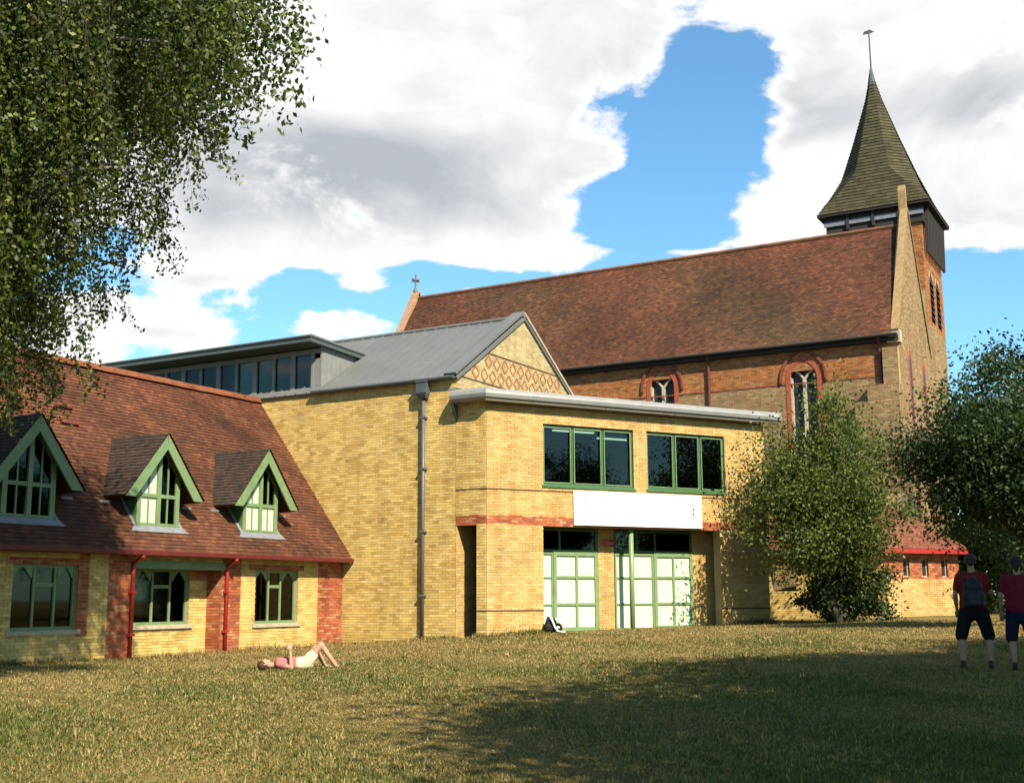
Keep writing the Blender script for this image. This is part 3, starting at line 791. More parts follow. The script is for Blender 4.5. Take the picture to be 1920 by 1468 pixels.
def build_dormer(cu, pane_mats):
    hw, az, fz = 1.30, 5.20, 3.58
    kb, kw = .14, -.10                  # barge board plane and window plane
    hwn = .70                           # half width of the glazed front
    z0 = roof_z(kw) - .02
    sl = (az - fz) / hw
    # front wall with posts
    zs = lambda x: az - .16 - abs(x) * sl   # underside of the dormer roof
    m = MB()
    wlk = kw - .02
    for s in (-1, 1):                   # cheeks
        m.prism([HH.p(cu + s * hwn, wlk, z0), HH.p(cu + s * hwn, wlk, zs(hwn)), HH.p(cu + s * hwn, OVER - (zs(hwn) - EAVE_Z) / TANP, zs(hwn))], -HH.d * s * .06)
    d = m.build('dormer', M['green_d'], cott)
    # dark inside
    q = MB(); q.prism([HH.p(x, kw - .45, z) for x, z in ((cu - .62, z0 + .2), (cu + .62, z0 + .2), (cu + .62, zs(.62) - .06), (cu, zs(0) - .06), (cu - .62, zs(.62) - .06))], -HH.n * .03); q.build('dormer_lining', M['roomwall'], d)
    # corner posts, mullion, head frame, sill
    for s in (-1, 0, 1):
        q = MB(); w_ = .065 if s else .06; x = cu + s * (hwn - .065) if s else cu
        zt = zs(abs(x - cu) + w_) if s else az - .35
        HH.box(q, x - w_, x + w_, kw - .09, kw + (.0 if s else .012), z0, zt); q.build('post', M['green'], d)
    tz = fz + .02
    q = MB(); HH.box(q, cu - hwn + .13, cu - .06, kw - .08, kw - .004, tz, tz + .09); HH.box(q, cu + .06, cu + hwn - .13, kw - .08, kw - .004, tz, tz + .09); q.build('transom', M['green'], d)
    q = MB(); HH.box(q, cu - hwn + .13, cu + hwn - .13, kw - .08, kw - .006, z0, z0 + .13); q.build('bottom_rail', M['green'], d)
    for s in (-1, 1):                   # slanting head members
        a, b = (cu + s * (hwn - .02), zs(hwn - .02)), (cu, zs(0))
        q = MB(); q.prism([HH.p(a[0], kw - .002, a[1]), HH.p(b[0], kw - .002, b[1]), HH.p(b[0], kw - .002, b[1] - .13), HH.p(a[0], kw - .002, a[1] - .10)], -HH.n * .07); q.build('head_member', M['green'], d)
    for i, s in enumerate((-1, 1)):
        xa, xb = (cu - hwn + .13, cu - .06) if s < 0 else (cu + .06, cu + hwn - .13)
        q = MB(); HH.box(q, xa, xb, kw - .06, kw - .045, z0 + .13, tz); q.build('pane', M[pane_mats[i]], d)
        q = MB(); q.prism([HH.p(xa, kw - .045, tz + .09), HH.p(xb, kw - .045, tz + .09), HH.p(xb, kw - .045, zs(abs(xb - cu)) - .05), HH.p(xa, kw - .045, zs(abs(xa - cu)) - .05)], -HH.n * .015); q.build('pane', M[pane_mats[2 + i]], d)
        xm = (xa + xb) / 2
        q = MB(); HH.box(q, xm - .02, xm + .02, kw - .07, kw - .02, z0 + .13, zs(abs(xm - cu)) - .06); q.build('glazing_bar', M['green'], d)
    # roof slopes with tiles and barge boards
    for s in (-1, 1):
        foot = (cu + s * hw, fz); dirn = np.array([-s * hw, az - fz]); L_ = np.linalg.norm(dirn)
        kback_f = OVER - (fz - EAVE_Z) / TANP; kback_a = OVER - (az - EAVE_Z) / TANP
        A = [HH.p(foot[0], kb - .04, foot[1]), HH.p(cu, kb - .04, az), HH.p(cu, kback_a - .05, az), HH.p(foot[0], kback_f - .05, foot[1])]
        q = MB(); nn = np.cross(A[1] - A[0], A[3] - A[0]); nn /= np.linalg.norm(nn); nn = nn if nn[2] > 0 else -nn
        q.prism(A, -nn * .06); sl_ = q.build('dormer_roof', M['tile_under'], d)
        t = MB(); sd = (A[1] - A[0]) / L_; ud = -HH.n
        full = kb - kback_a
        def clip(uu, ss): return uu < (kb - kback_f) + (kback_f - kback_a) * ss / L_ + .06
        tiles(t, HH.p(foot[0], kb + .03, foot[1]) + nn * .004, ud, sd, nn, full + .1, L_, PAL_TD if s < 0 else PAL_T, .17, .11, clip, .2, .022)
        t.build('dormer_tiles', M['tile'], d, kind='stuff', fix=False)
        # barge board
        up = np.array([-dirn[1], dirn[0]]) / L_; up = up if up[1] > 0 else -up
        f2 = np.array(foot) - up * .02; e2 = np.array([cu, az]) - up * .02; bd = .25
        pts = [(f2[0], f2[1]), (e2[0], e2[1]), (cu, az - bd / (hw / L_)), (f2[0] - s * bd / math.sin(math.atan2(dirn[1], hw)) * 1.0, f2[1])]
        q = MB(); q.prism([HH.p(x, kb, z) for x, z in pts], -HH.n * .05); q.build('barge_board', M['green'], d)
        # little lead saddle at the foot
        q = MB(); x = foot[0] + s * .05; kk = OVER - (fz - .10 - EAVE_Z) / TANP + .05
        HH.box(q, x - .16, x + .16, kk - .05, kk + .03, fz - .16, fz - .11); q.build('lead_saddle', M['lead'], d)
    # lead apron below the window, splayed flashings at the sides
    sd = HH.p(0, RIDGE_K, RIDGE_Z) - HH.p(0, OVER, EAVE_Z); sd /= np.linalg.norm(sd)
    nd = np.cross(HH.d, sd); nd = nd if nd[2] > 0 else -nd
    b = HH.p(cu, kw, roof_z(kw))
    q = MB(); q.prism([b - HH.d * .80 + nd * .05, b + HH.d * .80 + nd * .05, b + HH.d * .95 - sd * .17 + nd * .035, b - HH.d * .95 - sd * .17 + nd * .035], nd * -.02); q.build('lead_apron', M['lead'], d)
    for s in (-1, 1):
        q = MB(); a = HH.p(cu + s * (hwn + .01), kw, roof_z(kw)); L2 = (fz - roof_z(kw)) / TANP * math.sqrt(1 + TANP ** 2) + .35
        q.prism([a + nd * .04, a + HH.d * s * .09 + nd * .04, a + HH.d * s * .09 + sd * L2 + nd * .04, a + sd * L2 + nd * .04], nd * -.012); q.build('side_flashing', M['lead'], d)
build_dormer(-11.15, ('glass', 'glass', 'glass', 'glass'))
build_dormer(-7.33, ('blind_and_reflection', 'glass', 'blind_and_reflection', 'glass'))  # pale panes here and below: reflection of bright surroundings painted as colour
build_dormer(-3.58, ('blind_and_reflection', 'blind_and_reflection', 'blind_and_reflection', 'glass'))

# ================================================================== the church
church = thing('church', 'tall Victorian brick church with long tiled roof and shingled spire', 'church', CL.p(-12, -4, .4))
CE, CR, CRW = 11.25, 16.55, 3.25                    # eave, ridge heights, half width
def cpt(u, w, z): return CL.p(u, -w, z)
def build_church():
    UL = -25.0
    zb = -.2
    wins = [(-3.83, 10.62, 1.08), (-9.98, 10.80, 1.08), (-16.1, 10.80, 1.08)]
    holes = []
    for (c, zt, w_) in wins: holes.append((c - w_ / 2, c + w_ / 2, 5.6, zt - .45))
    wall(church, CL, UL, -.02, zb, CE, holes, PAL_CG, 0, .5, mort='mortar_red', extra=[((UL, -.02, 9.62, CE), PAL_C)])
    # pointed windows: red arch, stone tracery, lights
    for (c, zt, w_) in wins:
        zsp = zt - .80; r_ = w_ * .5
        def arc(rad, zs, n=9):      # gothic arch: two arcs struck past the centre
            pts = []; e = rad * .35
            Rr = rad + e
            amax = math.acos(e / Rr)
            for i in range(n): a = amax * i / (n - 1); pts.append((c - rad + Rr - Rr * math.cos(a) , zs + Rr * math.sin(a)))
            L_ = [(x, z) for x, z in pts]; return L_ + [(2 * c - x, z) for x, z in reversed(L_[:-1])]
        def ring(r1, r2, k0, k1, mat, name, drop):
            a, b = arc(r1, zsp), arc(r2, zsp); m = MB()
            a = [(a[0][0], zsp - drop)] + a + [(a[-1][0], zsp - drop)]; b = [(b[0][0], zsp - drop)] + b + [(b[-1][0], zsp - drop)]
            for i in range(len(a) - 1):
                m.hexa([CL.p(a[i][0], k0, a[i][1]), CL.p(a[i + 1][0], k0, a[i + 1][1]), CL.p(b[i + 1][0], k0, b[i + 1][1]), CL.p(b[i][0], k0, b[i][1]),
                        CL.p(a[i][0], k1, a[i][1]), CL.p(a[i + 1][0], k1, a[i + 1][1]), CL.p(b[i + 1][0], k1, b[i + 1][1]), CL.p(b[i][0], k1, b[i][1])])
            return m.build(name, mat, church)
        w0 = ring(r_ * 1.02, r_ * 1.34, -.15, .035, M['arch_red'], 'window_arch', 3.2)
        ring(r_ * 1.62, r_ * 1.80, -.05, .10, M['hood'], 'hood_mould', .15)
        a = arc(r_ * 1.03, zsp)
        m = MB(); m.prism([CL.p(x, -.22, z) for x, z in [(a[0][0], 5.7)] + a + [(a[-1][0], 5.7)]], -CL.n * .05); gl = m.build('window_glazing', M['leaded'], church)
        m = MB(); CL.box(m, c - .06, c + .06, -.2, -.06, 5.7, zsp + .05); m.build('window_mullion', M['stone'], gl)
        for s in (-1, 1):           # Y tracery
            m = MB(); m.tube([CL.p(c, -.12, zsp - .02), CL.p(c + s * .18, -.12, zsp + .22), CL.p(c + s * .36, -.12, zsp + .36)], .055, 6); m.build('tracery', M['stone'], gl)
            m = MB(); q = c + s * r_ * .98; CL.box(m, q - .05, q + .05, -.2, -.04, 5.7, zsp + .05); m.build('window_jamb', M['stone'] if s < 0 else M['arch_red'], gl)
    # string course and eaves corbel
    m = MB(); CL.box(m, UL, -.02, -.02, .03, 9.60, 9.65); m.build('string_course', M['hood'], church)
    m = MB(); CL.box(m, UL, .02, -.05, .22, CE - .28, CE - .05); m.build('eaves_course', M['dark'], church)
    for uu in (-7.84, -.74):
        q = MB(); q.tube([CL.p(uu, .22, CE - .1), CL.p(uu, .10, CE - .45), CL.p(uu, .10, 3.0 if uu < -3 else 8.9)], .06, 8); q.build('downpipe', M['maroon'], church)
    m = MB(); m.tube([CL.p(UL, .34, CE - .06), CL.p(.0, .34, CE - .06)], .07, 8); m.build('gutter', M['timber'], church)
    # stepped corner buttress
    for (a, b, z) in ((-1.75, -.02, 8.6), (-1.25, -.02, 9.25), (-.62, -.02, 10.7)):
        m = MB(); CL.box(m, a, b, .0, .24 + (10.7 - z) * .06, -.2, z); bt = m.build('buttress', M['mortar'], church)
        q = MB(); brick_mesh(q, CL, brick_rects(a + .005, b - .005, 5.0, z), PAL_CG, .24 + (10.7 - z) * .06, .01); q.build('brickwork', M['brick'], bt, kind='stuff', fix=False)
    # main roof
    p0 = CL.p(UL, .32, CE - .02); top = cpt(UL, CRW, CR); sl = top - p0; SL = np.linalg.norm(sl); sd = sl / SL
    nd = np.cross(CL.d, sd); nd = nd if nd[2] > 0 else -nd; ulen = -UL - .28
    m = MB(); m.prism([p0, p0 + CL.d * ulen, p0 + CL.d * ulen + sl, p0 + sl], -nd * .12)
    sb = np.array([0, 0, -(CR - CE)]) - CL.n * (CRW + .3)
    m.prism([top, top + CL.d * ulen, top + CL.d * ulen + sb, top + sb], np.array([0, 0, -.12]))
    rf = m.build('roof', M['tile_under'], church)
    t = MB()
    def patch(ua, sa):
        v = .92 + .2 * np.sin(ua * .55 + .7) * np.sin(sa * .8 + ua * .28) + .16 * np.sin(ua * 1.25 - sa * .6 + 1.3) * np.sin(ua * .31 + .4)
        g = np.clip(np.sin(ua * .42 + sa * .5 + 2.2) * np.sin(ua * .17 + 1.1), 0, 1)
        return np.stack([v * (1 - .28 * g) + .12 * sstep(SL - 1.1, SL, sa), v * (1 + .06 * g), v], 1)
    tiles(t, p0 + nd * .004, CL.d, sd, nd, ulen, SL, PAL_TC, .17, .12, None, .26, .022, patch)
    t.build('roof_tiles', M['tile'], rf, kind='stuff', fix=False)
    q = MB(); q.tube([top + np.array([0, 0, .03]) + CL.d * .2, top + CL.d * ulen + np.array([0, 0, .03])], .11, 8); q.build('ridge_capping', plain('church_ridge', (.16, .075, .04), .85, .2, .4, 2.0), rf)
    # west gable: faces right, apex in front of the roof end
    GZ = 17.1
    W2 = 2 * CRW
    def lim(z):
        if z <= CE: return (0.0, W2)
        q = (z - CE) / (GZ - CE) * W2 / 2; return (q, W2 - q)
    lim.zs = [CE, GZ - .05]
    wall(church, CH, 0.0, W2, zb, GZ - .05, [], PAL_CG, .0, .36, lim, 'mortar', 'west_gable')
    for s in (0, 1):
        a = CH.p(-.12, .05, CE + .12) if s == 0 else CH.p(W2 + .12, .05, CE + .12); b = CH.p(CRW, .05, GZ + .18)
        tt = (b - a) / np.linalg.norm(b - a); up = np.cross(tt, CH.n); up = up if up[2] > 0 else -up
        q = MB(); q.prism([a, b, b + up * .10, a + up * .10], -CH.n * .30); q.build('gable_coping', M['copebrick'], church)
    q = MB(); CH.box(q, -.16, .22, -.42, .08, CE - .35, CE + .15); q.build('kneeler', M['stone'], church)
    q = MB(); CH.box(q, CRW - .12, CRW + .12, -.30, .0, GZ, GZ + 1.0); q.prism([CH.p(CRW - .12, .0, GZ + 1.0), CH.p(CRW + .12, .0, GZ + 1.0), CH.p(CRW, .0, GZ + 1.25)], -CH.n * .3); q.build('apex_finial', M['copebrick'], church)
    # two tall lancets in the west front
    for (w_, z0, z1) in ((1.9, 4.0, 11.1), (4.7, 4.0, 11.1)):
        q = MB(); q.prism([CH.p(w_ - .30, .028, z0), CH.p(w_ + .30, .028, z0), CH.p(w_ + .30, .028, z1 - .5), CH.p(w_, .028, z1), CH.p(w_ - .30, .028, z1 - .5)], -CH.n * .05); sr = q.build('lancet_surround', M['arch_red'], church)
        q = MB(); q.prism([CH.p(w_ - .15, .036, z0 + .2), CH.p(w_ + .15, .036, z0 + .2), CH.p(w_ + .15, .036, z1 - .75), CH.p(w_, .036, z1 - .35), CH.p(w_ - .15, .036, z1 - .75)], -CH.n * .004); q.build('lancet_light', M['leaded'], sr)
    # far gable with coping and cross
    EG = Frame(cpt(UL, 0, 0)[:2], 29.49)
    m = MB(); m.prism([EG.p(0, .15, 5), EG.p(W2, .15, 5), EG.p(W2, .15, CE), EG.p(CRW, .15, 16.75), EG.p(0, .15, CE)], -EG.n * .4); m.build('east_gable', M['mortar_red'], church)
    for s in (0, 1):
        a = EG.p(-.1, .2, CE + .1) if s == 0 else EG.p(W2 + .1, .2, CE + .1); b = EG.p(CRW, .2, 16.88); tt = (b - a) / np.linalg.norm(b - a); up = np.cross(tt, EG.n); up = up if up[2] > 0 else -up
        q = MB(); q.prism([a, b, b + up * .10, a + up * .10], -EG.n * .42); q.build('gable_coping', M['eastcope'], church)
    c = EG.p(CRW, -.05, 16.95)
    q = MB(); q.tube([c, c + np.array([0, 0, .2])], [.14, .09], 8); q.tube([c + np.array([0, 0, .15]), c + np.array([0, 0, .95])], .06, 6)
    q.tube([c + np.array([0, 0, .62]) - EG.d * .3, c + np.array([0, 0, .62]) + EG.d * .3], .06, 6); q.tube([c + np.array([0, 0, .62]) - EG.n * .24, c + np.array([0, 0, .62]) + EG.n * .24], .05, 6)
    q.build('cross_finial', plain('finial_stone', (.16, .17, .16), .9, .1), church)
M['arch_red'] = plain('rubbed_red_brick', (.33, .085, .045), .9, .1, .3, 9.0, .3)
M['copebrick'] = plain('coping_brick', (.30, .20, .10), .9, .1, .25, 6.0, .3)
M['eastcope'] = plain('east_coping', (.34, .20, .13), .9, .1, .25, 6.0, .3)
M['hood'] = plain('hood_mould_brick', (.20, .06, .04), .9, .1, .3, 9.0, .2)
M['leaded'] = plain('leaded_glass', (.022, .025, .028), .45, .3, .3, 12.0)
build_church()

def build_tower():
    u0, u1, w0, w1, zt = -4.12, .02, 6.45, 10.75, 17.75
    m = MB(); m.prism([cpt(u0, w0, 0), cpt(u1 - .02, w0, 0), cpt(u1 - .02, w1, 0), cpt(u0, w1, 0)], np.array([0, 0, zt])); tw = m.build('tower', M['mortar'], church)
    b = MB()
    TW = Frame(cpt(u1 - .02, w0, 0)[:2], 29.49); brick_mesh(b, TW, brick_rects(0, w1 - w0, 3, 13.0), PAL_CG, 0); brick_mesh(b, TW, brick_rects(0, w1 - w0, 13.0, zt, [(1.0, 1.9, 13.2, 15.6), (2.5, 3.4, 13.2, 15.6)]), PAL_C, 0)
    TS = Frame(cpt(u0, w0, 0)[:2], 119.49); brick_mesh(b, TS, brick_rects(0, u1 - u0 - .02, 14.5, zt), PAL_C, 0)
    b.build('brickwork', M['brick'], tw, kind='stuff', fix=False)
    for a in (1.0, 2.5):
        q = MB(); q.prism([TW.p(a, .012, 13.2), TW.p(a + .9, .012, 13.2), TW.p(a + .9, .012, 15.1), TW.p(a + .45, .012, 15.6), TW.p(a, .012, 15.1)], -TW.n * .02); q.build('belfry_opening', M['dark'], tw)
        for i in range(7):
            z = 13.3 + i * .27; q = MB(); q.prism([TW.p(a + .05, .10, z), TW.p(a + .85, .10, z), TW.p(a + .85, .02, z + .16), TW.p(a + .05, .02, z + .16)], np.array([0, 0, .03])); q.build('louvre', M['timber'], tw)
    # timber belfry stage with louvres, lead band below the eaves
    m = MB(); e = .10; m.prism([cpt(u0 - e, w0 - e, 17.6), cpt(u1 + e, w0 - e, 17.6), cpt(u1 + e, w1 + e, 17.6), cpt(u0 - e, w1 + e, 17.6)], np.array([0, 0, .95])); bs = m.build('belfry_stage', M['timber'], church)
    for i in range(12):
        w_ = w0 + .2 + i * .35
        q = MB(); q.hexa([cpt(u1 + e + .0, w_, 16.2), cpt(u1 + e + .0, w_ + .16, 16.2), cpt(u1 + e + .0, w_ + .16, 18.3), cpt(u1 + e + .0, w_, 18.3), cpt(u1 + e + .10, w_, 16.2), cpt(u1 + e + .10, w_ + .16, 16.2), cpt(u1 + e + .16, w_ + .16, 18.3), cpt(u1 + e + .16, w_, 18.3)]); q.build('belfry_slat', M['timber'], bs)
    m = MB(); m.prism([cpt(u0 - .18, w0 - .18, 17.95), cpt(u1 + .12, w0 - .18, 17.95), cpt(u1 + .12, w0 - .11, 17.95), cpt(u0 - .18, w0 - .11, 17.95)], np.array([0, 0, .22])); m.build('lead_band', M['lead'], bs)
    for a in (-3.2, -2.05, -.9):
        q = MB(); q.prism([cpt(a - .06, w0 - .24, 17.7), cpt(a + .06, w0 - .24, 17.7), cpt(a + .06, w0 - .12, 17.7), cpt(a - .06, w0 - .12, 17.7)], np.array([0, 0, .8])); q.build('bracket', M['timber'], bs)
    # spire in courses: square eaves easing into an octagon
    cu, cw = -2.05, 8.6
    prof_z = [18.52, 18.9, 19.4, 20.0, 20.75, 22.6, 24.6, 25.95]; prof_a = [2.50, 2.30, 2.08, 1.86, 1.58, .97, .36, .05]
    m = MB(); rings = []
    def ring(z, a, ch):
        c = a * ch
        pts = [(a, -(a - c)), (a, a - c), (a - c, a), (-(a - c), a), (-a, a - c), (-a, -(a - c)), (-(a - c), -a), (a - c, -a)]
        return [cpt(cu + x - (z - 18.5) * .025, cw + y, z) for x, y in pts]
    z = 18.52; i = 0
    while z < 25.9:
        z2 = min(z + .17, 25.95)
        for zz, lift in ((z, .035), (z2, .0)):
            a = float(np.interp(zz, prof_z, prof_a)) + lift; ch = float(np.interp(zz, [18.52, 19.0, 20.6, 26], [.02, .06, .52, .586])); rings.append(ring(zz, a, ch))
        z = z2
    # give every course facet its own tint
    n = 8; eave = [ring(18.52, 2.50, .02)]
    for a, b in zip(rings, rings[1:]):
        for q in range(n):
            parts_n = max(1, int(np.linalg.norm(a[(q + 1) % n] - a[q]) / .28)); 
            for s in range(parts_n):
                f0, f1 = s / parts_n, (s + 1) / parts_n
                pa0 = a[q] * (1 - f0) + a[(q + 1) % n] * f0; pa1 = a[q] * (1 - f1) + a[(q + 1) % n] * f1
                pb0 = b[q] * (1 - f0) + b[(q + 1) % n] * f0; pb1 = b[q] * (1 - f1) + b[(q + 1) % n] * f1
                g = random.uniform(.7, 1.25); m.face([pa0, pa1, pb1, pb0], (.062 * g, .056 * g, .030 * g))
    m.face(list(reversed(eave[0])), (.03, .03, .03))
    sp = m.build('spire', M['shingle'], church, fix=True)
    ap = cpt(cu - .19, cw, 25.9)
    q = MB(); q.tube([ap - np.array([0, 0, .55]), ap, ap + np.array([0, 0, .35])], [.22, .13, .05], 8); q.build('spire_cap', M['slategrey'], sp)
    q = MB(); q.tube([ap, ap + np.array([0, 0, 2.25])], [.04, .03], 6); rod = q.build('weather_vane_rod', M['slategrey'], sp)
    q = MB(); c = ap + np.array([0, 0, 2.15]); q.prism([c, c + CL.d * .25 + np.array([0, 0, .05]), c + CL.d * .05 + np.array([0, 0, .2]), c - CL.d * .22 + np.array([0, 0, .16]), c - CL.d * .3 + np.array([0, 0, .02])], CL.n * .03); q.build('weather_vane', M['slategrey'], sp)
    m = MB(); m.prism([cpt(cu - 2.5, cw - 2.5, 18.40), cpt(cu + 2.5, cw - 2.5, 18.40), cpt(cu + 2.5, cw + 2.5, 18.40), cpt(cu - 2.5, cw + 2.5, 18.40)], np.array([0, 0, .11])); m.build('eaves_board', M['timber'], sp)
build_tower()

# ================================================================== the low annexe below the church
def build_annexe():
    Q = np.array([12.40, 40.5])
    AF = Frame(Q, 61.73); AL = Frame(Q, 119.49)
    EZ = 2.68
    an = thing('church_annexe', 'low canted brick annexe with red tiled hipped roof and three slit windows', 'annexe', AF.p(1.7, -3, .3))
    W = 3.52
    wins = [(c - .13, c + .17, 1.76, 2.36) for c in (.99, 1.88, 2.80)]
    sc = (0, W, 1.0, 1.04)
    wall(an, AF, 0.02, W, -.1, EZ - .1, wins, PAL_F, 0, .3, extra=[((0, W, 1.68, EZ - .1), PAL_R)], bholes=[sc])
    m = MB(); AF.box(m, 0, W, -.02, .006, 1.0, 1.04); m.build('string_course', M['arch_red'], an)
    for b in wins:
        window(an, AF, b[0], b[1], b[2], b[3], -.08, (), (), .03, .05, 'stone', 'leaded')
    wall(an, AL, -9.5, -.02, -.2, EZ - .1, [(-3.9, -3.0, 1.3, 2.2)], PAL_Y, 0, .3)
    AR = Frame(AF.p(W, 0, 0)[:2], 2.0)
    wall(an, AR, .02, 3.5, -.1, EZ - .1, [], PAL_F, 0, .3, extra=[((.02, 3.5, 1.68, EZ - .1), PAL_R)])
    # roof: ridge parallel to the nave, canted end
    up = lambda p, z: np.array([p[0], p[1], z])
    ov = .3
    e = [AL.p(-9.5, ov, 0), AL.p(.02, ov, 0) + AF.n * .1, AF.p(W + .1, ov, 0), AR.p(3.5, ov, 0)]
    apex = up(AF.p(1.65, -2.9, 0), 4.95); rl = up(AL.p(-9.5, -2.9, 0), 4.95)
    E_ = [up(p, EZ) for p in e]
    m = MB(); m.face([E_[0], E_[1], apex, rl]); m.face([E_[1], E_[2], apex]); m.face([E_[2], E_[3], apex]); m.face([E_[0], rl, apex, E_[3]])
    rf = m.build('roof', M['tile_under'], an)
    t = MB()
    for (a, b, tp) in ((E_[0], E_[1], [apex, rl]), (E_[1], E_[2], [apex]), (E_[2], E_[3], [apex])):
        ud = b - a; UL_ = np.linalg.norm(ud); ud /= UL_; q = tp[0] - a; q = q - ud * (q @ ud); SL = np.linalg.norm(q); sd = q / SL
        nd = np.cross(ud, sd); nd = nd if nd[2] > 0 else -nd
        ua = (tp[0] - a) @ ud
        if len(tp) == 2: cl = lambda uu, ss, ua=ua, UL_=UL_, SL=SL: uu < UL_ + (ua - UL_) * ss / SL
        else: cl = lambda uu, ss, ua=ua, UL_=UL_, SL=SL: (uu > ua * ss / SL) & (uu < UL_ + (ua - UL_) * ss / SL)
        tiles(t, a + nd * .01, ud, sd, nd, UL_, SL, [(.22, .075, .045), (.18, .06, .038), (.25, .085, .05)], .17, .11, cl)
    t.build('roof_tiles', M['tile'], rf, kind='stuff', fix=False)
    for (a, b) in ((E_[1], apex), (E_[2], apex)):
        q = MB(); q.tube([a + np.array([0, 0, .03]), b + np.array([0, 0, .03])], .07, 6); q.build('hip_tiles', M['ridge_r'], rf)
    for i in range(3):
        q = MB(); a, b = E_[i], E_[i + 1]; q.prism([a, b, b + np.array([0, 0, -.15]), a + np.array([0, 0, -.15])], np.cross(b - a, [0, 0, 1]) / np.linalg.norm(b - a) * .06); q.build('fascia', M['redpaint'] if i else M['timber'], rf)
M['ridge_r'] = plain('hip_clay', (.20, .07, .04), .85, .2, .3)
build_annexe()

# ================================================================== foliage
def leaf_mesh(P, size, cols, name, parent, aspect=.55, droop=0.0, smat='leaf'):
    """one leaf-shaped face pair per point"""
    n = len(P)
    a = rng.normal(size=(n, 3)); a[:, 2] -= droop; a /= np.linalg.norm(a, axis=1)[:, None]
    b = rng.normal(size=(n, 3)); b -= a * (a * b).sum(1)[:, None]; b /= np.linalg.norm(b, axis=1)[:, None]
    nn = np.cross(a, b)
    s = np.asarray(size)[:, None] if hasattr(size, '__len__') else size
    V = np.stack([P - a * s * .5, P + b * s * aspect * .5 + nn * s * .06, P + a * s * .5, P - b * s * aspect * .5 + nn * s * .06], 1).reshape(-1, 3) - ORG[parent]
    me = bpy.data.meshes.new(name)
    me.vertices.add(4 * n); me.vertices.foreach_set('co', V.astype(np.float32).ravel())
    me.loops.add(4 * n); me.loops.foreach_set('vertex_index', np.arange(4 * n, dtype=np.int32))
    me.polygons.add(n); me.polygons.foreach_set('loop_start', np.arange(0, 4 * n, 4, dtype=np.int32)); me.polygons.foreach_set('loop_total', np.full(n, 4, np.int32))
    me.update(calc_edges=True)
    at = me.color_attributes.new('tint', 'FLOAT_COLOR', 'POINT')
    cc = np.ones((4 * n, 4), np.float32); cc[:, :3] = np.repeat(cols, 4, 0); at.data.foreach_set('color', cc.ravel())
    return link(me, name, M[smat], parent, org=ORG[parent])

def leaf_cols(n, pal, jit=.25):
    c = np.asarray(pal)[rng.integers(0, len(pal), n)] * (1 + rng.uniform(-jit, jit, (n, 1)))
    return c

G_MID = [(.078, .108, .017), (.10, .132, .022), (.05, .075, .014), (.125, .155, .028)]
G_DARK = [(.028, .052, .014), (.036, .066, .016), (.024, .042, .013), (.05, .08, .02)]
G_BIRCH = [(.062, .094, .018), (.085, .118, .022), (.045, .072, .016), (.125, .16, .03), (.03, .052, .014)]

def limb(p, q, bend=.2, n=6):
    p, q = np.asarray(p, float), np.asarray(q, float); mid = rng.normal(size=3) * bend * np.linalg.norm(q - p) * .4
    return [p * (1 - t) + q * t + mid * 4 * t * (1 - t) * .5 for t in np.linspace(0, 1, n)]

def broad_tree(name, label, base, crown_c, crown_r, nleaf, size, pal, trunk_r=.14, nclump=90, low=0.0, cat='tree', group=None, stems=1, lobes=None):
    base = np.asarray(base, float); cc = np.asarray(crown_c, float); cr = np.asarray(crown_r, float)
    t = thing(name, label, cat, base, group)
    m = MB(); lm = MB(); tips = []
    for s in range(stems):
        off = np.array([random.uniform(-.35, .35), random.uniform(-.3, .3), 0]) * (stems > 1)
        top = cc + np.array([off[0] * 3, off[1] * 3, cr[2] * .35])
        path = limb(base + off * .6 - np.array([0, 0, .1]), top, .12, 8)
        m.tube(path, list(np.linspace(trunk_r, trunk_r * .25, 8)), 8)
        for i in range(9):
            st = path[random.randint(2, 6)]; v = rng.normal(size=3); v[2] = abs(v[2]) * .5; v /= np.linalg.norm(v)
            en = cc + v * cr * random.uniform(.55, .9); lm.tube(limb(st, en, .25, 5), list(np.linspace(trunk_r * .35, .012, 5)), 5)
    m.build('trunk', M['bark'], t, smooth=True); lm.build('limbs', M['bark'], t)
    # clumps fill the crown unevenly
    C = []
    while len(C) < nclump:
        v = rng.normal(size=3); v /= np.linalg.norm(v); r_ = random.random() ** .45
        wob = 1 + .22 * math.sin(3 * math.atan2(v[1], v[0]) + 2.1 * v[2] + base[0]) + random.uniform(-.2, .12)
        p = cc + v * cr * r_ * wob
        if lobes is not None and not lobes(p): continue
        C.append(p)
    C = np.array(C); w = rng.uniform(.5, 1.5, nclump); w /= w.sum()
    idx = rng.choice(nclump, nleaf, p=w); sp = (cr.mean() * rng.uniform(.10, .26, nclump))[idx][:, None]
    P = C[idx] + rng.normal(size=(nleaf, 3)) * sp * np.array([1, 1, .75])
    P = P[P[:, 2] > base[2] + low]
    n = len(P); cl = leaf_cols(n, pal) * (rng.uniform(.75, 1.25, nclump)[idx[:n]])[:, None]
    leaf_mesh(P, size * rng.uniform(.7, 1.35, n), cl, 'crown', t, .6)
    return t

def hpos(px, depth, py=1150):
    r = ray(px, py); q = CPOS + r * depth / r[1]; return np.array([q[0], q[1], float(gz(q[0], q[1]))])

# young tree in front of the annexe
yb = hpos(1585, 36.0)
broad_tree('young_tree', 'bushy young green tree standing between entrance block and church', yb, yb + np.array([-.35, 0, 3.7]), (2.35, 2.1, 2.75), 48000, .105, G_MID, .10, 150, .1, stems=3)
broad_tree('shrub', 'dark leafy shrub at the foot of the young tree', yb + np.array([.1, .5, 0]), yb + np.array([.15, .6, .9]), (1.35, 1.0, 1.15), 9000, .12, G_DARK, .05, 40, .0, 'shrub', stems=3)
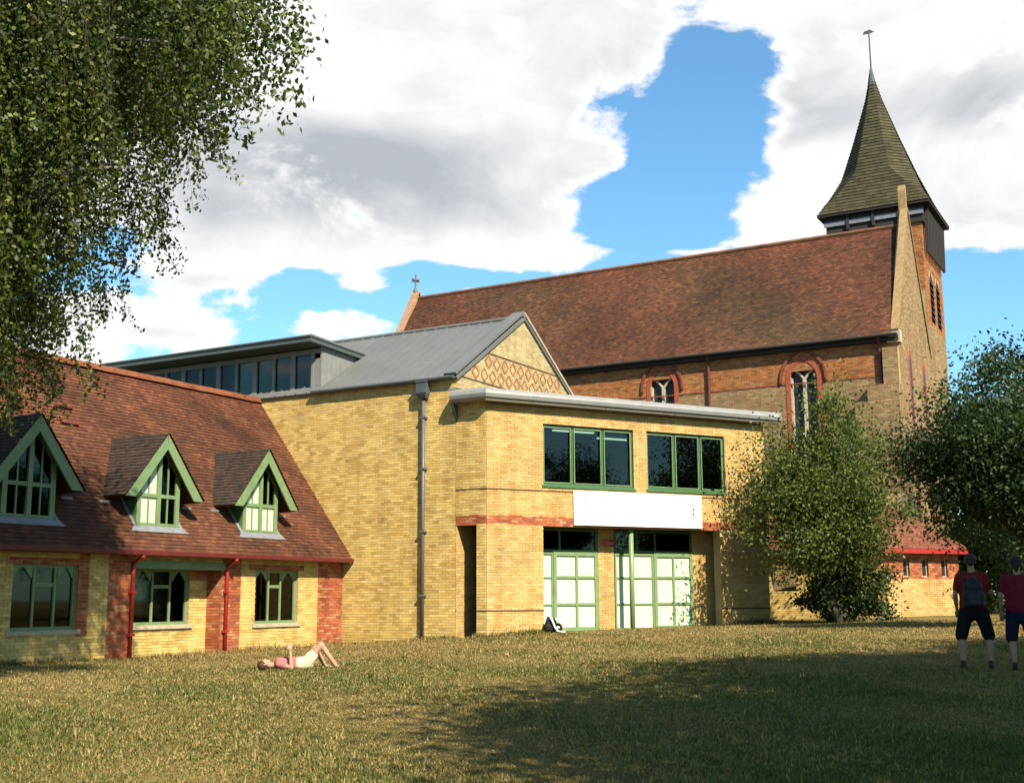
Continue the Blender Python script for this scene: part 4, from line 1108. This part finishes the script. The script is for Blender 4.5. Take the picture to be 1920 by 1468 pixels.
# darker trees at the right edge
tb = hpos(1945, 29.0)
broad_tree('dark_tree', 'broad dark green tree beside the annexe, behind the two standing people', tb, tb + np.array([-.55, 0, 3.95]), (1.95, 2.1, 1.9), 60000, .10, G_DARK, .17, 130, 1.3)
eb = hpos(2018, 41.0)
broad_tree('evergreen_tree', 'tall dark evergreen rising above the other trees by the church', eb, eb + np.array([0, 0, 5.9]), (1.9, 1.9, 4.2), 30000, .16, [(.014, .030, .012), (.02, .036, .014), (.012, .024, .01)], .22, 90, 1.0)
# far planting that closes the view to the right of the church
for i, (px, d, h, r_) in enumerate([(1835, 47, 3.4, 1.9), (1880, 50, 4.2, 2.4), (1935, 47, 5.2, 2.6), (2010, 52, 6.5, 3.2)]):
    b = hpos(px, d)
    broad_tree('background_bush', ['loose olive bush behind the annexe corner', 'rounded bush between annexe and evergreen', 'tall bush under the evergreen', 'wide bush at the edge of the grounds'][i], b, b + np.array([0, 0, h * .52]), (r_, r_, h * .5), 9000, .17, G_MID if i % 2 == 0 else G_DARK, .08, 50, .0, 'bush', 'bushes beyond the church')
# trees beside the lawn, outside the view, whose shade falls on the grass
for i, (x, y, h, r_) in enumerate([(7.7, 3.7, 9.3, 3.9), (10.3, 10.3, 7.8, 3.6), (10.2, 0.4, 9.0, 3.8), (13.6, 6.2, 8.6, 3.9), (15.0, 13.4, 7.8, 3.3)]):
    b = np.array([x, y, float(gz(x, y))])
    broad_tree('lawn_tree', ['leafy tree shading the middle of the lawn', 'leafy tree whose shade reaches the standing people', 'leafy tree behind the shaded lawn', 'large leafy tree farther from the lawn', 'leafy tree on the lawn edge towards the church'][i], b, b + np.array([0, 0, h]), (r_, r_, r_ * .72), 42000, .17, G_MID, .2, 140, 1.5, 'tree', 'trees shading the lawn')

# ---------------------------------------------------------------- weeping birch at the left
def build_birch():
    base = np.array([-9.2, 15.8, float(gz(-9.2, 15.8))])
    t = thing('weeping_birch', 'weeping birch with long drooping leafy twigs hanging over the cottage roof', 'tree', base)
    m = MB(); tr = limb(base - np.array([0, 0, .2]), base + np.array([.5, .2, 12.5]), .04, 10); m.tube(tr, list(np.linspace(.27, .05, 10)), 10); m.build('trunk', M['birchbark'], t, smooth=True)
    lm = MB(); tw = MB(); P = []; S = []; CB = []
    bx = np.array([-400, -100, 60, 100, 130, 170, 215, 250, 290, 330, 390, 420, 440, 500, 560, 600])
    by = np.array([900, 850, 800, 770, 735, 690, 610, 540, 500, 400, 300, 215, 110, 105, 30, -30])
    # arching limbs
    limbs = []
    for i in range(30):
        an = random.uniform(0, 2 * math.pi); L_ = random.uniform(2.5, 5.2); z0 = random.uniform(4.5, 11.5)
        st = base + np.array([0, 0, z0]); en = st + np.array([math.cos(an) * L_, math.sin(an) * L_, random.uniform(.6, 1.8)])
        mid = (st + en) / 2 + np.array([0, 0, .9]); pts = [st * (1 - q) ** 2 + 2 * mid * q * (1 - q) + en * q * q for q in np.linspace(0, 1, 7)]
        lm.tube(pts, list(np.linspace(.07, .015, 7)), 5); limbs.append(pts)
    # near branches that reach into the view
    for i in range(60):
        an = random.uniform(-.8, .7); L_ = random.uniform(2.2, 5.6); z0 = random.uniform(6.0, 11.5)
        st = base + np.array([0, 0, z0]); en = st + np.array([math.cos(an) * L_, math.sin(an) * L_ * .8, random.uniform(.0, 1.4)])
        mid = (st + en) / 2 + np.array([0, 0, 1.0]); pts = [st * (1 - q) ** 2 + 2 * mid * q * (1 - q) + en * q * q for q in np.linspace(0, 1, 8)]
        lm.tube(pts[:6], list(np.linspace(.06, .012, 6)), 5); limbs.append(pts)
    # upper crown above the view, reaching back over the lawn
    for i in range(36):
        an = random.uniform(-.6, 1.5); L_ = random.uniform(2.0, 5.4); z0 = random.uniform(9.5, 12.3)
        st = base + np.array([0, 0, z0]); en = st + np.array([math.cos(an) * L_, math.sin(an) * L_, random.uniform(.2, 1.6)])
        pts = [st * (1 - q) + en * q + np.array([0, 0, 1.2 * q * (1 - q)]) for q in np.linspace(0, 1, 7)]
        lm.tube(pts, list(np.linspace(.05, .012, 7)), 5); limbs.append(pts)
    # a long spray reaching out at the top
    for i in range(3):
        px0 = random.uniform(440, 575); r_ = ray(px0, -60 + random.uniform(-50, 20)); dd = random.uniform(14.5, 16.5); en = CPOS + r_ * dd / r_[1]
        st = base + np.array([1.5, 0, 9.5]); pts = [st * (1 - q) + en * q + np.array([0, 0, 1.2 * q * (1 - q)]) for q in np.linspace(0, 1, 9)]
        lm.tube(pts, list(np.linspace(.04, .008, 9)), 5); limbs.append(pts[6:])
    ns = 0
    tries = 0
    hubs = [(random.choice(limbs), random.random() ** .6) for _ in range(150)]
    while ns < 1300 and tries < 16000:
        tries += 1
        pts, q = random.choice(hubs) if random.random() < .8 else (random.choice(limbs), random.random() ** .6); q = min(max(q + random.gauss(0, .05), 0), .999); i = min(int(q * (len(pts) - 1)), len(pts) - 2); f = q * (len(pts) - 1) - i
        p = pts[i] * (1 - f) + pts[i + 1] * f + rng.normal(size=3) * np.array([.17, .17, .15])
        v = p - CPOS; dep = v @ FWD
        px = 960 + F_PX * (v @ RT) / dep
        if px > 585: continue
        ylim = float(np.interp(px, bx, by)) - abs(random.gauss(0, 1)) * (110 if px < 400 else 30)
        zlow = CPOS[2] + (ray(px, ylim) * (p[1] / ray(px, ylim)[1]))[2]
        zb = max(zlow, base[2] + 2.8)
        ln = p[2] - zb
        if ln < .5: continue
        ln = min(ln, random.uniform(1.6, 4.6))
        if px > 430: ln = min(p[2] - zb, 2.5)
        ns += 1
        sway = rng.normal(size=2) * .32; out = (p - base)[:2]; out = out / (np.linalg.norm(out) + 1e-6) * .25
        st = [p + np.array([out[0] * math.sin(s * 1.5) + sway[0] * s * s, out[1] * math.sin(s * 1.5) + sway[1] * s * s, -ln * s]) for s in np.linspace(0, 1, 8)]
        tw.tube(st, list(np.linspace(.005, .002, 8)), 3, cap=False)
        n = int(ln * (58 if px < 430 else 36)); s = rng.uniform(0.02, 1, n) ** .85; k = np.minimum((s * 7).astype(int), 6); f = s * 7 - k
        A = np.array(st); pp = A[k] * (1 - f)[:, None] + A[k + 1] * f[:, None]
        spread = .15 * (1 - .65 * s)
        pp = pp + rng.normal(size=(n, 3)) * spread[:, None] * np.array([1, 1, .6])
        P.append(pp); S.append(rng.uniform(.045, .095, n)); CB.append(leaf_cols(n, G_BIRCH) * random.uniform(.55, 1.55) * np.array([random.uniform(.9, 1.25), 1, random.uniform(.7, 1.1)]))
    # high crown, whose shade falls on the near end of the cottage
    for i in range(800):
        p = np.array([random.gauss(-6.8, 1.15), random.gauss(18.6, 1.1), random.uniform(10.6, 13.2)])
        ln = random.uniform(.9, 2.2); n = int(ln * 55); s = rng.random(n)
        pp = p + np.stack([rng.normal(0, .2, n), rng.normal(0, .2, n), -ln * s], 1)
        P.append(pp); S.append(rng.uniform(.09, .15, n)); CB.append(leaf_cols(n, G_BIRCH))
        if i % 12 == 0:
            lm.tube(limb(base + np.array([.3, .1, random.uniform(8.5, 11.5)]), p, .12, 6), list(np.linspace(.05, .01, 6)), 5)
    lm.build('limbs', M['birchbark'], t); tw.build('twigs', M['twig'], t, fix=False)
    P = np.concatenate(P); leaf_mesh(P, np.concatenate(S), np.concatenate(CB), 'crown', t, .6, .7)
build_birch()

# ================================================================== grass
def build_grass():
    n = 320000
    # denser close to the viewer; thinning with distance
    d = 5.0 + 31 * rng.random(n) ** 1.7; a = rng.uniform(-.50, .50, n); wide = rng.random(n) < .26; a = np.where(wide, np.sign(a) * rng.uniform(.5, 1.0, n), a)
    x = a * d; y = d
    ok = np.ones(n, bool)
    q = np.stack([x, y], 1)
    def inside(fr, u0, u1, k1):
        rel = q - fr.o[:2]; u = rel @ fr.d[:2]; k = rel @ fr.n[:2]; return (u > u0) & (u < u1) & (k < k1)
    ok &= ~inside(HH, -20, .2, .06); ok &= ~inside(LL, -6, .0, .05); ok &= ~inside(FF, 0, 10.1, .05)
    x, y = x[ok], y[ok]
    # longer tufts where the mower does not reach, along the wall feet
    ex = []
    for fr, u0, u1, m_ in ((HH, -13.5, -.1, 5200), (LL, -4.9, -.95, 1500), (LL, -.32, 0, 150), (FF, 0, 1.85, 800), (FF, 8.1, 10.1, 900)):
        uu = rng.uniform(u0, u1, m_); kk = .05 + np.abs(rng.normal(0, .10, m_)); q = fr.o[:2] + uu[:, None] * fr.d[:2] + kk[:, None] * fr.n[:2]; ex.append(q)
    ex = np.concatenate(ex); ne = len(ex)
    x = np.concatenate([x, ex[:, 0]]); y = np.concatenate([y, ex[:, 1]]); n = len(x); z = gz(x, y)
    pn = np.sin(x * .9 + 1.3 * np.sin(y * .5)) * np.sin(y * .7 + .8 * np.sin(x * .6)) + .6 * np.sin(x * 2.3 + y * 1.1)
    h = rng.uniform(.012, .030, n) * (1 + .3 * pn) * (1 + .015 * y); wd = rng.uniform(.003, .006, n) * (1 + .09 * y)
    tall = rng.random(n) < .03; h = np.where(tall, h * 2.2, h); h[-ne:] *= rng.uniform(1.2, 3.4, ne)
    V = []; an = rng.uniform(0, 2 * np.pi, (n, 3)); 
    B = np.stack([x, y, z - .004], 1)
    verts = np.zeros((n, 3, 3, 3), np.float32)
    for b in range(3):
        ca, sa = np.cos(an[:, b]), np.sin(an[:, b]); off = rng.normal(size=(n, 2)) * .025 * (1 + .06 * y)[:, None]
        bs = B.copy(); bs[:, :2] += off
        verts[:, b, 0] = bs + np.stack([ca * wd, sa * wd, 0 * ca], 1); verts[:, b, 1] = bs - np.stack([ca * wd, sa * wd, 0 * ca], 1)
        lean = rng.uniform(.1, .8, n) * h
        verts[:, b, 2] = bs + np.stack([-sa * lean, ca * lean, h * rng.uniform(.7, 1.2, n)], 1)
    V = verts.reshape(-1, 3); nf = n * 3
    me = bpy.data.meshes.new('grass'); me.vertices.add(nf * 3); me.vertices.foreach_set('co', V.ravel())
    me.loops.add(nf * 3); me.loops.foreach_set('vertex_index', np.arange(nf * 3, dtype=np.int32)); me.polygons.add(nf)
    me.polygons.foreach_set('loop_start', np.arange(0, nf * 3, 3, dtype=np.int32)); me.polygons.foreach_set('loop_total', np.full(nf, 3, np.int32)); me.update(calc_edges=True)
    green = np.array([(.10, .118, .02), (.125, .138, .026), (.08, .096, .017)]); dry = np.array([(.30, .21, .072), (.35, .25, .10), (.25, .17, .055)])
    pn2 = np.sin(x * .37 + 2.0 + 1.1 * np.sin(y * .31)) * np.sin(y * .43 + .6 * np.sin(x * .5))
    nearg = np.clip(.66 - (y - 8) * .024, .16, .66) + .2 * pn + .28 * pn2
    isg = rng.random(n) < nearg
    c = np.where(isg[:, None], green[rng.integers(0, 3, n)], dry[rng.integers(0, 3, n)]) * (1 + rng.uniform(-.25, .25, (n, 1)))
    at = me.color_attributes.new('tint', 'FLOAT_COLOR', 'POINT'); cc = np.ones((nf * 3, 4), np.float32); cc[:, :3] = np.repeat(c, 9, 0); at.data.foreach_set('color', cc.ravel())
    link(me, 'grass', M['grass'], kind='stuff', label='short half dry grass covering the lawn', cat='grass')
build_grass()

# ================================================================== people
def ball(m, c, r, n=10, k=7):
    c = np.asarray(c, float); r = np.asarray(r, float) * np.ones(3)
    m.rings([[c + r * np.array([math.cos(2 * math.pi * j / n) * math.sin(t), math.sin(2 * math.pi * j / n) * math.sin(t), math.cos(t)]) for j in range(n)] for t in np.linspace(.12, math.pi - .12, k)])
def bone(m, a, b, ra, rb, n=10):
    a, b = np.asarray(a, float), np.asarray(b, float)
    m.tube([a, a * .5 + b * .5, b], [ra, (ra + rb) / 2 * 1.03, rb], n); ball(m, a, ra, n, 6); ball(m, b, rb, n, 6)

def hand(m, w, d, side):
    """palm, four fingers of unequal length and a thumb, from wrist w along d"""
    d = np.asarray(d, float); d /= np.linalg.norm(d); s = np.cross(d, [0, 1, 0]) if abs(d[1]) < .9 else np.array([1., 0, 0]); s /= np.linalg.norm(s); f = np.cross(s, d)
    w = np.asarray(w, float)
    bone(m, w, w + d * .05, .024, .03); bone(m, w + d * .04 - s * .025, w + d * .085 - s * .03, .016, .014, 8); bone(m, w + d * .04 + s * .025, w + d * .085 + s * .03, .016, .014, 8)
    for i, L_ in enumerate((.065, .078, .072, .055)):
        p = w + d * .085 + s * (-.033 + .022 * i); q = p + d * L_ * .55 + f * .008; e = q + d * L_ * .4 + f * .026; bone(m, p, q, .0095, .009, 7); bone(m, q, e, .009, .0075, 7)
    p = w + d * .03 + s * side * .03; q = p + d * .035 + s * side * .03 + f * .015; bone(m, p, q, .013, .011, 7); bone(m, q, q + d * .035 + f * .012, .011, .009, 7)

def fleshed(m, name, mat, parent, voxel, smooth_it=4):
    o = m.build(name, mat, parent, origin=(0, 0, 0), smooth=True)
    r_ = o.modifiers.new('join', 'REMESH'); r_.mode = 'VOXEL'; r_.voxel_size = voxel; r_.use_smooth_shade = True
    s_ = o.modifiers.new('smooth', 'SMOOTH'); s_.iterations = smooth_it; s_.factor = .5
    return o

def skin_mat(): return plain('skin', (.42, .23, .15), .6, .3, .08, 12.0)
M['skin'] = skin_mat()
def cloth(name, c): return plain(name, c, .9, .1, .18, 14.0, .2)

def head(m, hm, c, look, hair_len=.0):
    """skull, jaw, nose, ears, lips; hair cap in hm.  look: unit vector the face points along"""
    c = np.asarray(c, float); f = np.asarray(look, float); f /= np.linalg.norm(f); up = np.array([0, 0, 1.]) if abs(f[2]) < .8 else np.array([-1., 0, 0]); up = up - f * (up @ f); up /= np.linalg.norm(up); s = np.cross(f, up)
    ball(m, c + up * .02, (.078, .078, .085) if abs(f[2]) < .8 else (.09, .078, .08)); bone(m, c + f * .02 - up * .04, c + f * .045 - up * .075, .055, .04)
    bone(m, c + f * .082 + up * .015, c + f * .098 - up * .018, .010, .014, 7)
    bone(m, c + f * .082 - up * .052 - s * .02, c + f * .082 - up * .052 + s * .02, .010, .010, 7)
    for q in (-1, 1):
        bone(m, c + s * q * .078 + up * .015, c + s * q * .080 - up * .025, .012, .010, 7); ball(m, c + s * q * .03 + f * .07 + up * .012, .014, 8, 5)
    ball(hm, c + up * .035 - f * .018, .096, 12, 8); ball(hm, c - f * .055 - up * .01, .062, 10, 7)
    if hair_len: bone(hm, c - f * .06, c - f * .075 - up * hair_len, .06, .04)

def standing(name, label, px, py, turn, shirt_c, shorts_c, hair_c, stance, arms, height=1.75, depthfix=None, hair_len=0.0):
    b = ground_at(px, py)
    t = thing(name, label, 'person', b); t.rotation_euler = (0, 0, turn); k = height / 1.75; t.scale = (k, k, k)
    m, sh, so, hr = MB(), MB(), MB(), MB()
    wx = stance / 2
    for s in (-1, 1):
        hip = (s * .09, 0, .93); knee = (s * (.09 + wx) / 1.15 * .8, .04, .50); ank = (s * wx, -.02, .085)
        bone(m, hip, knee, .085, .058); bone(m, knee, (knee[0] * .45 + ank[0] * .55, -.015, .30), .056, .054); bone(m, (knee[0] * .45 + ank[0] * .55, -.015, .30), ank, .052, .036)
        bone(so, (s * .085, 0, .97), (knee[0] * 1.0, .04, .50), .118, .098)
        shoe = MB(); bone(shoe, (ank[0], -.05, .045), (ank[0] + s * .02, .15, .035), .045, .038); bone(shoe, (ank[0], -.03, .05), (ank[0], -.03, .10), .045, .042)
        fleshed(shoe, 'shoe', M['shoe'], t, .014, 2)
    bone(m, (-.03, 0, .95), (-.03, .0, 1.25), .10, .10); bone(m, (.03, 0, .95), (.03, .0, 1.25), .10, .10); bone(m, (-.08, 0, 1.33), (.08, 0, 1.33), .095, .095); bone(m, (-.14, 0, 1.42), (.14, 0, 1.42), .06, .06); bone(m, (0, 0, 1.40), (0, .015, 1.55), .058, .052)
    bone(so, (-.06, 0, .98), (.06, 0, .98), .145, .145); bone(so, (-.05, 0, .86), (.05, 0, .86), .135, .135)
    bone(sh, (-.055, 0, .98), (.055, 0, .98), .16, .16); bone(sh, (-.05, 0, 1.1), (.05, 0, 1.1), .15, .15); bone(sh, (-.05, 0, 1.22), (.05, 0, 1.22), .15, .15); bone(sh, (-.095, 0, 1.33), (.095, 0, 1.33), .125, .125); bone(sh, (0, 0, 1.0), (0, 0, 1.36), .15, .125); bone(sh, (-.15, 0, 1.42), (.15, 0, 1.42), .07, .07); bone(sh, (-.10, 0, 1.05), (-.10, 0, 1.3), .10, .11); bone(sh, (.10, 0, 1.05), (.10, 0, 1.3), .10, .11)
    for s, (el, wr) in zip((-1, 1), arms):
        shd = np.array([s * .185, 0, 1.41]); el = np.array(el); wr = np.array(wr)
        bone(m, shd, el, .05, .04); bone(m, el, wr, .042, .026); hand(m, wr, wr - el, -s)
        bone(sh, shd, shd * .35 + el * .65, .068, .062)
    head(m, hr, (0, .02, 1.645), (0, 1, 0), hair_len)
    fleshed(m, 'body', M['skin'], t, .0105); fleshed(sh, 'shirt', cloth('shirt', shirt_c), t, .016); fleshed(so, 'shorts', cloth('shorts', shorts_c), t, .016); fleshed(hr, 'hair', plain('hair', hair_c, .7, .3, .3, 40), t, .012, 2)
    return t, b, k
M['shoe'] = plain('dark_shoe', (.025, .022, .02), .7, .3)
pa, pab, pak = standing('person', 'person in dark red T-shirt and black shorts standing with legs apart, backpack on', 1833, 1253, R(-18), (.20, .018, .014), (.012, .012, .014), (.045, .02, .012), .40,
    [((-.26, -.02, 1.13), (-.24, .10, .90)), ((.27, .05, 1.16), (.16, .26, 1.27))], 1.66)
pb, pbb, pbk = standing('person', 'person in maroon top and navy shorts with black hair at the lawn edge', 1920, 1256, R(-25), (.17, .014, .028), (.014, .016, .035), (.012, .01, .01), .24,
    [((-.27, -.02, 1.14), (-.27, .06, .89)), ((.27, .0, 1.14), (.25, .10, .90))], 1.61, hair_len=.08)

def build_backpack():
    b = pab; t = thing('backpack', 'black backpack worn by the person in the red T-shirt', 'backpack', b); t.rotation_euler = (0, 0, R(-18)); t.scale = (pak,) * 3
    m = MB(); bone(m, (-.07, -.19, 1.0), (.07, -.19, 1.0), .10, .10); bone(m, (-.06, -.19, 1.25), (.06, -.19, 1.25), .095, .095); bone(m, (-.07, -.2, 1.1), (.07, -.2, 1.1), .11, .11); bone(m, (0, -.19, 1.0), (0, -.18, 1.34), .10, .08)
    fleshed(m, 'pack_body', plain('black_nylon', (.012, .013, .016), .6, .3, .2, 20), t, .016)
    q = MB(); bone(q, (-.06, -.29, 1.0), (.06, -.29, 1.0), .05, .05); bone(q, (-.06, -.29, 1.08), (.06, -.29, 1.08), .045, .045); fleshed(q, 'front_pocket', plain('dark_nylon', (.02, .022, .028), .6, .3, .2, 20), t, .014)
    for s in (-1, 1):
        q = MB(); q.tube([(s * .10, -.12, 1.33), (s * .12, -.03, 1.49), (s * .12, .08, 1.46), (s * .12, .145, 1.33), (s * .13, .12, 1.15), (s * .12, -.10, 1.02)], .018, 6); q.build('shoulder_strap', M['shoe'], t, origin=(0, 0, 0))
build_backpack()

def build_sunbather():
    a = ground_at(487, 1258)
    t = thing('person', 'person lying on the grass near the cottage with knees drawn up', 'person', a); t.rotation_euler = (0, 0, R(8)); t.scale = (.93,) * 3
    m, sh, so, hr = MB(), MB(), MB(), MB()
    bone(m, (.18, 0, .10), (.30, 0, .11), .05, .06); bone(m, (.36, -.08, .12), (.36, .08, .12), .10, .10); bone(m, (.40, 0, .12), (.80, 0, .11), .10, .10)
    bone(sh, (.38, -.10, .125), (.38, .10, .125), .115, .115); bone(sh, (.42, -.05, .125), (.66, -.05, .12), .125, .125); bone(sh, (.42, .05, .125), (.68, .05, .12), .125, .125); bone(sh, (.36, 0, .13), (.70, 0, .125), .125, .13)
    bone(so, (.72, -.06, .12), (.86, -.07, .12), .135, .13); bone(so, (.72, .06, .12), (.86, .07, .12), .135, .13)
    for s, kn, an in ((-1, (1.10, -.12, .47), (1.40, -.14, .07)), (1, (1.0, .14, .40), (1.18, .16, .07))):
        hip = (.84, s * .09, .12); bone(m, hip, kn, .088, .06); bone(m, kn, an, .056, .036); bone(m, an, (an[0] + .15, an[1], .035), .036, .026)
        mid = tuple(np.array(hip) * .55 + np.array(kn) * .45); bone(so, hip, mid, .118, .105)
    # one arm propped upright, the other beside the body
    el = np.array([.58, -.26, .07]); wr = np.array([.55, -.24, .36]); bone(m, (.34, -.18, .13), el, .05, .04); bone(m, el, wr, .042, .026); hand(m, wr, wr - el, 1); bone(sh, (.34, -.18, .13), (.45, -.22, .10), .066, .058)
    el = np.array([.50, .30, .06]); wr = np.array([.74, .30, .05]); bone(m, (.34, .18, .13), el, .05, .04); bone(m, el, wr, .042, .026); hand(m, wr, wr - el, -1); bone(sh, (.34, .18, .13), (.42, .24, .09), .066, .058)
    head(m, hr, (.08, 0, .12), (0, 0, 1))
    fleshed(m, 'body', M['skin'], t, .0105); fleshed(sh, 'top', cloth('pink_top', (.40, .13, .13)), t, .016); fleshed(so, 'shorts', cloth('cream_shorts', (.62, .52, .36)), t, .016); fleshed(hr, 'hair', plain('brown_hair', (.05, .025, .012), .7, .3, .3, 40), t, .012, 2)
build_sunbather()

def build_bag():
    u, k = FF.uv(1034, 1180, .12)[0], .12
    p = FF.p(u, .22, 0); p[2] = float(gz(p[0], p[1]))
    t = thing('sports_bag', 'black bag with white straps slumped against the porch pier', 'bag', p); t.rotation_euler = (0, 0, R(28))
    m = MB(); bone(m, (-.17, 0, .15), (.15, 0, .14), .15, .14); bone(m, (-.15, 0, .30), (.0, 0, .34), .10, .09); bone(m, (-.18, .02, .12), (-.16, 0, .42), .10, .05)
    fleshed(m, 'bag_body', plain('black_canvas', (.014, .012, .012), .8, .2, .3, 18), t, .016)
    q = MB(); q.tube([(-.16, -.15, .44), (-.11, -.185, .30), (-.07, -.20, .18), (.02, -.20, .07), (.14, -.19, .035), (.28, -.17, .03)], .028, 8); q.build('strap', M['white'], t, smooth=True, origin=(0, 0, 0))
    q = MB(); q.tube([(-.02, -.165, .40), (.10, -.175, .32), (.18, -.165, .24)], .036, 8); q.build('strap', M['white'], t, smooth=True, origin=(0, 0, 0))
    q = MB(); ball(q, (.07, -.16, .16), (.055, .02, .03)); q.build('white_patch', M['white'], t, smooth=True, origin=(0, 0, 0))
build_bag()
